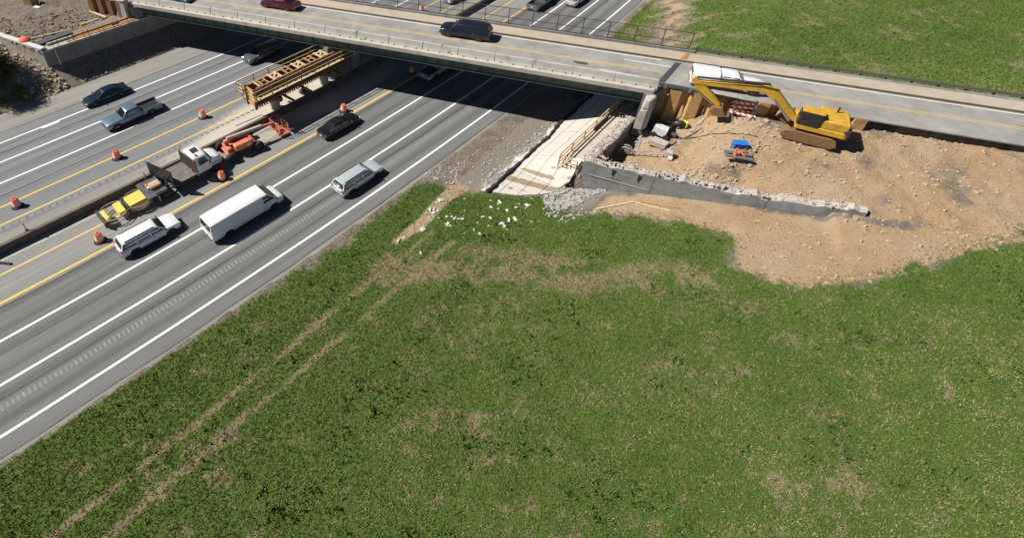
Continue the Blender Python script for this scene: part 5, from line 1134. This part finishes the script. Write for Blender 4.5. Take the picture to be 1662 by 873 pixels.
# compressor and breaker
p = on_ground(1069, 220, 2.6); cpz = thing('compressor', 'tilted pale grey compressor box with black engine in the pit', 'compressor', tuple(p), BA-.25)
MB().box((0, 0, .62), (1.15, .75, .8), 0, Matrix.Rotation(.12, 3, 'Y')).build('housing', worn('housing_white', (.66, .66, .64), rough=.5, spread=.12), cpz, bevel=.03); MB().box((.35, .75, .5), (.9, .6, .75)).build('engine', BLACK, cpz, bevel=.08); MB().box((.95, .25, .35), (.8, .35, .4)).build('fuel_tank', worn('tank_grey', (.09, .09, .1), rough=.5), cpz, bevel=.06)
for x in (-.4, .6): o = MB().lathe([(.05, -.08), (.24, -.08), (.24, .08), (.05, .08)], 14, axis='y').build('wheel', RUBBER, cpz); o.location = (x, -.4, .24)
p = on_ground(1101, 209, 2.8); hb = thing('breaker_tool', 'black hydraulic breaker with a lime green band lying on a pale slab', 'breaker', (p.x, p.y, p.z+.2), BA+.15)
MB().box((.2, 0, .35), (.8, .5, .5)).build('housing', BLACK, hb, bevel=.08); MB().box((.42, 0, .38), (.2, .58, .56), .4).build('lime_band', flat('lime', (.45, .8, .04), .6), hb, bevel=.03); MB().tube([(-.2, .12, .35), (-1.1, .25, .25)], [.12, .05], 8).build('chisel', STEEL, hb); MB().tube([(-.2, -.12, .3), (-.9, -.05, .2)], [.1, .04], 8).build('hose', BLACK, hb)
# broken slabs and rocks
def rock(mb, c, r, rnd, sq=.7):
    base = [(-1, -1, -1), (1, -1, -1), (1, 1, -1), (-1, 1, -1), (-1, -1, 1), (1, -1, 1), (1, 1, 1), (-1, 1, 1)]
    a = rnd.uniform(0, 6.28); ca, sa_ = math.cos(a), math.sin(a); sx, sy, sz = r*rnd.uniform(.6, 1.1), r*rnd.uniform(.45, .8), r*rnd.uniform(.3, .6)*sq/.7
    pts = []
    for x, y, z in base:
        k = rnd.uniform(.55, 1.0) if z > 0 else rnd.uniform(.8, 1.1)
        X, Y, Z = x*sx*k, y*sy*k, z*sz*rnd.uniform(.7, 1.1); pts.append((c[0]+X*ca-Y*sa_, c[1]+X*sa_+Y*ca, c[2]+Z))
    mb.hexa(pts)
SLABM = worn('slab_grey', (.42, .40, .36), (.32, .3, .265), 3, .9, .3, 20)
def slab_thing(label, quad, h, z0=2.3):
    P = [at(x, y, z0) for x, y in quad]; z = z0
    for p in P: p.z = z0
    return tag(MB().prism([p[:2] for p in P], min(p.z for p in P)-.2, z+h).build('concrete_slab', SLABM, bevel=.03), label, 'slab')
slab_thing('flat grey concrete slab in front of the pale compressor', [(1051, 231), (1079, 241), (1086, 235), (1062, 225)], .3, 2.4)
slab_thing('wide pale concrete slab under the black breaker', [(1096, 211), (1112, 218), (1136, 209), (1112, 195)], .1, 2.85)
slab_thing('grey pointed slab of concrete below the excavator bucket', [(1154, 195), (1180, 199), (1172, 186), (1162, 183)], .2, 3.45)
ROCKG = worn('rock_grey', (.44, .42, .385), (.29, .27, .245), 5, .95, .4, 20); ROCKW = worn('rock_white', (.64, .62, .58), (.42, .405, .375), 6, .95, .3, 20); ROCKT = worn('rock_tan', (.47, .37, .26), (.33, .25, .165), 5, .95, .4, 20)
WS = [(716, 326, .32), (709, 329, .18), (704, 346, .3), (698, 341, .26), (705, 340, .2), (711, 343, .2), (697, 353, .12), (725, 352, .22), (733, 352, .2), (738, 355, .24), (745, 356, .24), (751, 356, .2), (727, 364, .28), (731, 367, .2), (797, 337, .28), (811, 329, .3), (784, 353, .25), (796, 354, .22), (823, 342, .2), (815, 364, .34), (819, 368, .26), (826, 358, .32), (836, 356, .34), (769, 373, .16), (779, 380, .18), (686, 373, .4), (656, 386, .18), (647, 391, .3), (683, 411, .22), (855, 334, .32), (838, 337, .18), (842, 331, .16), (793, 367, .16), (876, 360, .1), (754, 323, .14), (818, 382, .1)]
proto_w = []
rr_ = random.Random(5)
for k in range(6):
    mb = MB(); rock(mb, (0, 0, 0), 1.0, rr_); proto_w.append(mb)
wm = []
for i, (px, py, r) in enumerate(WS):
    p = on_ground(px, py, .5)
    if i < 6: o = proto_w[i].build('stone', ROCKW, bevel=.12); wm.append(o.data)
    else: o = bpy.data.objects.new('stone', wm[i % 6]); COL.objects.link(o)
    o.location = (p.x, p.y, p.z+r*.16); o.scale = (r*.85, r*.85, r*.6); o.rotation_euler = (RNG.uniform(-.2, .2), RNG.uniform(-.2, .2), RNG.uniform(0, 6.28))
    tag(o, 'white broken stone lying on the green grass bank', 'stone', 'white stones scattered on the grass')
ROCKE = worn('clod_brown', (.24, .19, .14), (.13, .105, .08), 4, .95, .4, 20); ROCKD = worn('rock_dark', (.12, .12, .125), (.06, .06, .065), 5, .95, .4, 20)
def rubble(name, label, polys, n, rmin, rmax, mat, seed, z0=1.0, up=.0, lf=.35):
    r = random.Random(seed); mb = MB(); cnt = 0; P2 = [pxpoly([(x, y, z0) for x, y in pl]) for pl in polys]
    for pl in P2:
        xs = [p[0] for p in pl]; ys = [p[1] for p in pl]; X = np.array([r.uniform(min(xs), max(xs)) for _ in range(n*3)]); Y = np.array([r.uniform(min(ys), max(ys)) for _ in range(n*3)])
        k = poly_mask(X, Y, pl, .3) > .5; X, Y = X[k][:n], Y[k][:n]; Z = hz(X, Y)
        for x, y, z in zip(X, Y, Z):
            rad = rmin+(rmax-rmin)*r.random()**3; rock(mb, (x, y, z+rad*lf-.02+up), rad, r)
    o = mb.build(name, mat, kind='stuff'); o['label'] = label; o['category'] = 'rubble'; return o
rubble('gravel', 'grey broken stone between the shoulder and the black silt sock', [[(790, 312), (770, 300), (830, 250), (880, 205), (920, 178), (925, 185), (870, 240), (820, 285)]], 900, .04, .2, ROCKG, 1, .1)
rubble('gravel', 'scattered pale stones on the dirt shoulder of the right carriageway', [[(715, 300), (735, 270), (800, 225), (850, 195), (880, 200), (800, 270), (760, 305)], [(735, 300), (680, 285), (700, 275), (760, 262)]], 260, .03, .14, ROCKG, 2, .1)
rubble('rubble', 'heap of pale broken concrete at the foot of the wing wall', [[(878, 320), (900, 309), (925, 308), (985, 314), (960, 322), (935, 335), (905, 345), (888, 335)]], 900, .04, .2, ROCKG, 3, .6, .0)
rubble('rubble', 'pale stones spilling from the rubble heap into the grass', [[(885, 330), (905, 345), (960, 340), (975, 350), (905, 365), (880, 345)]], 110, .04, .16, ROCKG, 33, .7)
rubble('gravel', 'small pale stone chips sprinkled through the grass bank', [[(690, 340), (720, 315), (850, 320), (905, 345), (850, 372), (760, 385), (690, 378)]], 70, .03, .11, ROCKW, 34, .5)
rubble('rubble', 'grey demolition rubble on the pit floor beside the broken wall', [[(1030, 215), (1065, 190), (1090, 192), (1060, 215), (1040, 235)], [(1080, 245), (1110, 225), (1140, 207), (1143, 211), (1105, 235), (1083, 250)]], 420, .04, .2, ROCKG, 4, 2.4)
rubble('rubble', 'clods of tan soil along the mound and behind the wing wall', [[(1060, 280), (1125, 262), (1200, 290), (1200, 312), (1100, 292)], [(1100, 250), (1150, 200), (1200, 190), (1260, 240), (1200, 300), (1120, 270)], [(1130, 195), (1160, 178), (1200, 175), (1200, 200)]], 700, .03, .2, ROCKT, 6, 3.6); rubble('rubble', 'scattered soil clods over the graded dirt at the right', [[(1210, 190), (1400, 215), (1640, 280), (1640, 400), (1420, 440), (1240, 430), (1215, 330), (1420, 350), (1420, 330), (1230, 300)]], 1500, .02, .16, ROCKT, 26, 4.2)
rubble('rubble', 'crumbled concrete along the crest of the broken abutment wall', [[(950, 262), (1015, 195), (1028, 196), (970, 262)]], 420, .05, .19, BROKEN, 7, 3.1, 1.15, .3) if False else None
mb = MB(); r = random.Random(8)
for k in range(420):
    s = r.uniform(-14.5, -6.3); q_ = 19.5+r.uniform(-.25, .6); rad = .05+.08*r.random()**2; p = hw(s, q_, 3.10+.1*math.sin(9*(s+14.6)/8.4)+r.uniform(-.05, .1)); rock(mb, p, rad, r)
for k in range(300):
    u = r.uniform(22.7, 41); rad = .03+.15*r.random()**3; p = br(u, WING_V+r.uniform(.02, .8), 3.68+(.08 if u < 36 else .08+(u-36)*.12)+r.uniform(-.12, .04)); rock(mb, p, rad, r)
for k in range(160):
    s = r.uniform(-6.2, .3); rad = .04+.12*r.random()**2; p = hw(s, 18.5+r.uniform(0, 2.1), 2.68+r.uniform(-.05, .2)); rock(mb, p, rad, r)
o = mb.build('rubble', BROKEN, kind='stuff'); o['label'] = 'crumbled concrete lying along the broken wall crests'; o['category'] = 'rubble'
# long boards on the dirt in front of the wing wall
for (a, b_, lb) in (((966, 340), (1028, 328), 'long pale timber lying on the dirt, left of three'), ((1030, 329), (1088, 343), 'long pale timber lying on the dirt, lower right of three'), ((1034, 328), (1104, 338), 'long brown timber lying on the dirt, upper right of three')):
    lying('timber_plank', lb, 'plank', a, b_, .14, .07, WOOD if 'brown' in lb else WOOD_P)
# cables over the pit
for (pl, lb) in (([(1083, 216), (1110, 226), (1140, 222), (1180, 217), (1230, 223)], 'black cable running over the dirt mound to the right'), ([(1072, 246), (1090, 236), (1105, 226), (1122, 220), (1140, 208)], 'dark hose along the rubble line in the pit')):
    P = [on_ground(x, y, 3) for x, y in pl]; cp = catmull(P, 6); cp = [Vector((p.x, p.y, gz(p.x, p.y)+.05)) for p in cp]
    tag(MB().tube(cp, .035, 6).build('cable', RUBBER), lb, 'cable')

# ------------------------------------------------------------------ left abutment
la = thing('left_abutment', 'new grey concrete abutment wall with timber on its ledge, left side', 'abutment')
LCON = worn('left_concrete', (0.29, 0.275, 0.245), (0.195, 0.185, 0.165), .9, .9, .25, 20, dirt=(.11, .10, .09), dirt_amt=.6)
seg = [(-41.7, -36.1), (-36.06, -31.0), (-30.96, -25.5), (-25.46, -19.0)]
for a, b_ in seg:
    MB().loft([[hw(s, -32.0, 1.4), hw(s, -32.8, 1.4), hw(s, -32.8, 4.5), hw(s, -32.0, 4.5)] for s in (a, (a+b_)/2, b_)]).build('wall_panel', LCON, la)
    MB().loft([[hw(s, -31.85, 4.502), hw(s, -32.85, 4.502), hw(s, -32.85, 4.7), hw(s, -31.85, 4.7)] for s in (a, b_)]).build('ledge_slab', CONC, la)
MB().loft([[hw(s, -32.85, 4.0), hw(s, -33.1, 4.0), hw(s, -33.1, 4.95), hw(s, -32.85, 4.95)] for s in (-40.8, -30, -22)]).build('back_wall', CONC, la)
for k in range(9):
    s = -40.4+k*1.85
    for ds in (0, .55): MB().bar(hw(s+ds, -31.95, 4.71), hw(s+ds+.1, -32.25, 5.4), .06, .08).build('form_stake', RUST, la)
for (a, b_, dq, z) in ((-38.8, -35.0, 0, 4.75), (-35.5, -30.0, .1, 4.76), (-32, -26, -.1, 4.83), (-37.5, -33, -.25, 4.81), (-29, -24.5, .05, 4.75)):
    MB().bar(hw(a, -32.35+dq, z), hw(b_, -32.3+dq, z), .24, .07).build('form_board', WOOD_O, la)
MB().bar(hw(-38, -32.75, 4.9), hw(-24, -32.75, 4.9), .05, .3).build('form_board', WOOD_O, la)
for z in (5.2, 5.65): MB().bar(hw(-26, -32.1, z), hw(-22, -32.1, z), .05, .09).build('hand_rail', WOOD, la)
MB().lathe([(.07, 1.9), (.07, 4.4)], 8, hw(-40.4, -31.9)).build('drain_pipe', WHITE_R, la)
lw = thing('left_wing_wall', 'grey concrete wing wall turning back from the left abutment corner', 'wall')
def wingL(t): return -41.75-2.6*t, -32.0-7.0*t
for a, b_ in ((0, .98), (.99, 2.4)):
    P = [hw(*wingL(a)), hw(*wingL(b_))]; n = (P[1]-P[0]).normalized(); m_ = Vector((-n.y, n.x, 0))*.5
    MB().hexa([tuple(P[0][:2])+(.8,), tuple(P[1][:2])+(1.4,), tuple((P[1]-m_)[:2])+(1.4,), tuple((P[0]-m_)[:2])+(.8,), tuple(P[0][:2])+(4.8,), tuple(P[1][:2])+(4.8,), tuple((P[1]-m_)[:2])+(4.8,), tuple((P[0]-m_)[:2])+(4.8,)]).build('wall_panel', worn('wing_concrete', (.36, .36, .345), (.25, .25, .24), 1, .9, .2, 20, dirt=(.14, .14, .135), dirt_amt=.6), lw)
    MB().hexa([tuple((P[0]+m_*.1)[:2])+(4.802,), tuple((P[1]+m_*.1)[:2])+(4.802,), tuple((P[1]-m_*1.1)[:2])+(4.802,), tuple((P[0]-m_*1.1)[:2])+(4.802,), tuple((P[0]+m_*.1)[:2])+(5.0,), tuple((P[1]+m_*.1)[:2])+(5.0,), tuple((P[1]-m_*1.1)[:2])+(5.0,), tuple((P[0]-m_*1.1)[:2])+(5.0,)]).build('coping', worn('coping_white', (.60, .58, .55), rough=.9, spread=.2), lw)
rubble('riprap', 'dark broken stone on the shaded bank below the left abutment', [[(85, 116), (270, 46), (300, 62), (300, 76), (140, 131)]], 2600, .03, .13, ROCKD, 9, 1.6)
rubble('riprap', 'pale rubble bank below the left wing wall', [[(5, 85), (20, 78), (72, 112), (118, 128), (125, 135), (70, 150), (40, 150), (0, 110)]], 900, .05, .3, ROCKT, 10, 2.2)
rubble('gravel', 'loose stones along the edge of the left carriageway', [[(90, 150), (150, 128), (300, 76), (300, 86), (160, 135), (105, 155)]], 420, .03, .16, ROCKT, 11, .7)
rubble('clods', 'dark clods and stones on the dirt fill behind the left abutment', [[(0, 30), (60, 25), (150, 5), (215, 12), (150, 40), (60, 66), (0, 56)]], 1500, .03, .2, ROCKE, 12, 4.7)
lying('timber_plank', 'pale plank lying on the dirt fill near the sheet piles', 'plank', (146, 19), (172, 29), .3, .08, WOOD_P, 4.75); lying('timber_plank', 'pale board lying along the gravel strip on the fill', 'plank', (130, 41), (160, 31), .22, .07, WOOD_P, 4.75); lying('timber_plank', 'long pale board edging the dark mat behind the left abutment', 'plank', (50, 64), (115, 49), .14, .1, WOOD_P, 4.72)
PT = [at(55, 69, 4.85), at(62, 73, 4.85), at(118, 53, 4.85), at(108, 50, 4.85)]; tag(MB().prism([p[:2] for p in PT], 4.5, 4.85).build('rubber_mat', worn('mat_dark', (.08, .08, .09), rough=.85)), 'dark mat on the fill behind the left abutment corner', 'mat')
for i, (a, b_, lb) in enumerate((((53, 57), (49.5, 47), 'white survey stake on the dirt fill, left one'), ((66, 52), (60.5, 42), 'white survey stake on the dirt fill, right one'))):
    p = at(*a, 4.65); tag(MB().bar((p.x, p.y, 4.4), (p.x-.1, p.y+.25, 5.5), .07, .05).build('survey_stake', WHITE_R), lb, 'stake', 'white survey stakes')
p = at(41, 66, 5.0); ob = MB(); r = random.Random(3)
ob.loft([[Vector((p.x+math.cos(a)*rr2*(1+.25*r.uniform(-1, 1)), p.y+math.sin(a)*rr2*.7*(1+.25*r.uniform(-1, 1)), zz)) for a in np.linspace(0, 5.6, 9)] for rr2, zz in ((.6, 4.9), (.7, 5.1), (.45, 5.35), (.15, 5.45))])
tag(ob.build('orange_bag', worn('bag_orange', (.75, .15, .06), (.55, .1, .04), 4, .7, .4, 8), smooth=50), 'crumpled orange sack by the left wing wall', 'bag')
p = at(51, 8, 4.6); cr = thing('tan_crate', 'tan block shaped crate on the dirt fill at top left', 'crate', (p.x, p.y, 4.55), BA+.1)
MB().box((0, 0, .65), (1.3, 1.0, 1.1)).build('crate_body', worn('crate_tan', (.36, .27, .15), rough=.8), cr, bevel=.04); MB().box((0, 0, .08), (1.4, 1.1, .14)).build('pallet', WOOD, cr); MB().box((0, 0, 1.24), (1.34, 1.04, .06)).build('lid', WOOD_P, cr)
lying('white_sheet', 'white board lying beside the tan crate', 'board', (56, 11), (64, 13.5), .5, .05, WHITE_R, 4.75)
# ------------------------------------------------------------------ shrubs and trees on the left bank
LEAF = blade_mat('leaves_dark', (.028, .045, .014), (.05, .07, .02), (.09, .09, .035), 0); BARK = worn('bark', (.10, .08, .06), rough=.95)
def tree(name, label, cat, loc, H, spread, nleaf, leaf, seed, trunk_r=.12, low=.15):
    r = np.random.default_rng(seed); t = thing(name, label, cat, loc); tm = MB(); tips = []
    tm.tube([(0, 0, -.1), (.05*H*.3, 0, H*.35), (0, .04*H, H*.75)], [trunk_r, trunk_r*.75, trunk_r*.3], 8)
    for k in range(11):
        a = k*2.4+r.uniform(-.4, .4); z0 = H*(low+.55*k/11); L_ = spread*r.uniform(.6, 1.0)*(1-.4*k/11); e = Vector((math.cos(a)*L_, math.sin(a)*L_, z0+H*r.uniform(.12, .3))); tm.tube([(0, 0, z0), tuple(e*.5+Vector((0, 0, z0*.5+.05))), tuple(e)], [trunk_r*.5, trunk_r*.3, .02], 6); tips += [e, e*.65+Vector((0, 0, z0*.35+.2))]
    tips.append(Vector((0, 0, H*.85))); tm.build('trunk', BARK, t)
    C = np.array([tuple(tips[i]) for i in r.integers(0, len(tips), nleaf)]); P = C+r.normal(0, 1, (nleaf, 3))*np.array([.26, .26, .2])*spread*.8; P[:, 2] = np.clip(P[:, 2], .1, H)
    a1 = r.normal(0, 1, (nleaf, 3)); a1 /= np.linalg.norm(a1, axis=1)[:, None]; a2 = np.cross(a1, r.normal(0, 1, (nleaf, 3))); a2 /= np.linalg.norm(a2, axis=1)[:, None]; sz = r.uniform(.6, 1.2, nleaf)[:, None]*leaf
    v = np.stack([P-a1*sz, P+a2*sz*.5, P+a1*sz, P-a2*sz*.5], 1).reshape(-1, 3); me = bpy.data.meshes.new('crown'); fast_mesh(me, v, np.arange(nleaf*4).reshape(-1, 4)); me.materials.append(LEAF); o = bpy.data.objects.new('crown', me); COL.objects.link(o); o.parent = t
    return t
for i, (px, py, H_, sp_, n, lb) in enumerate(((8, 128, 2.6, 1.5, 5000, 'dark leafy shrub on the left bank by the rubble'), (-12, 152, 3.2, 1.9, 6000, 'dark leafy shrub at the left edge above the green weeds'), (-28, 112, 4.5, 2.4, 8000, 'tall dark shrub at the far left edge beside the wing wall'))):
    p = on_ground(px, py, 1.5); tree('shrub', lb, 'shrub', tuple(p), H_, sp_, n, .085, 60+i, .07)
p = on_ground(-95, 118, 2.0); tree('tree', 'dark leafy tree standing left of the wing wall', 'tree', tuple(p), 8.5, 3.6, 16000, .14, 71, .2)
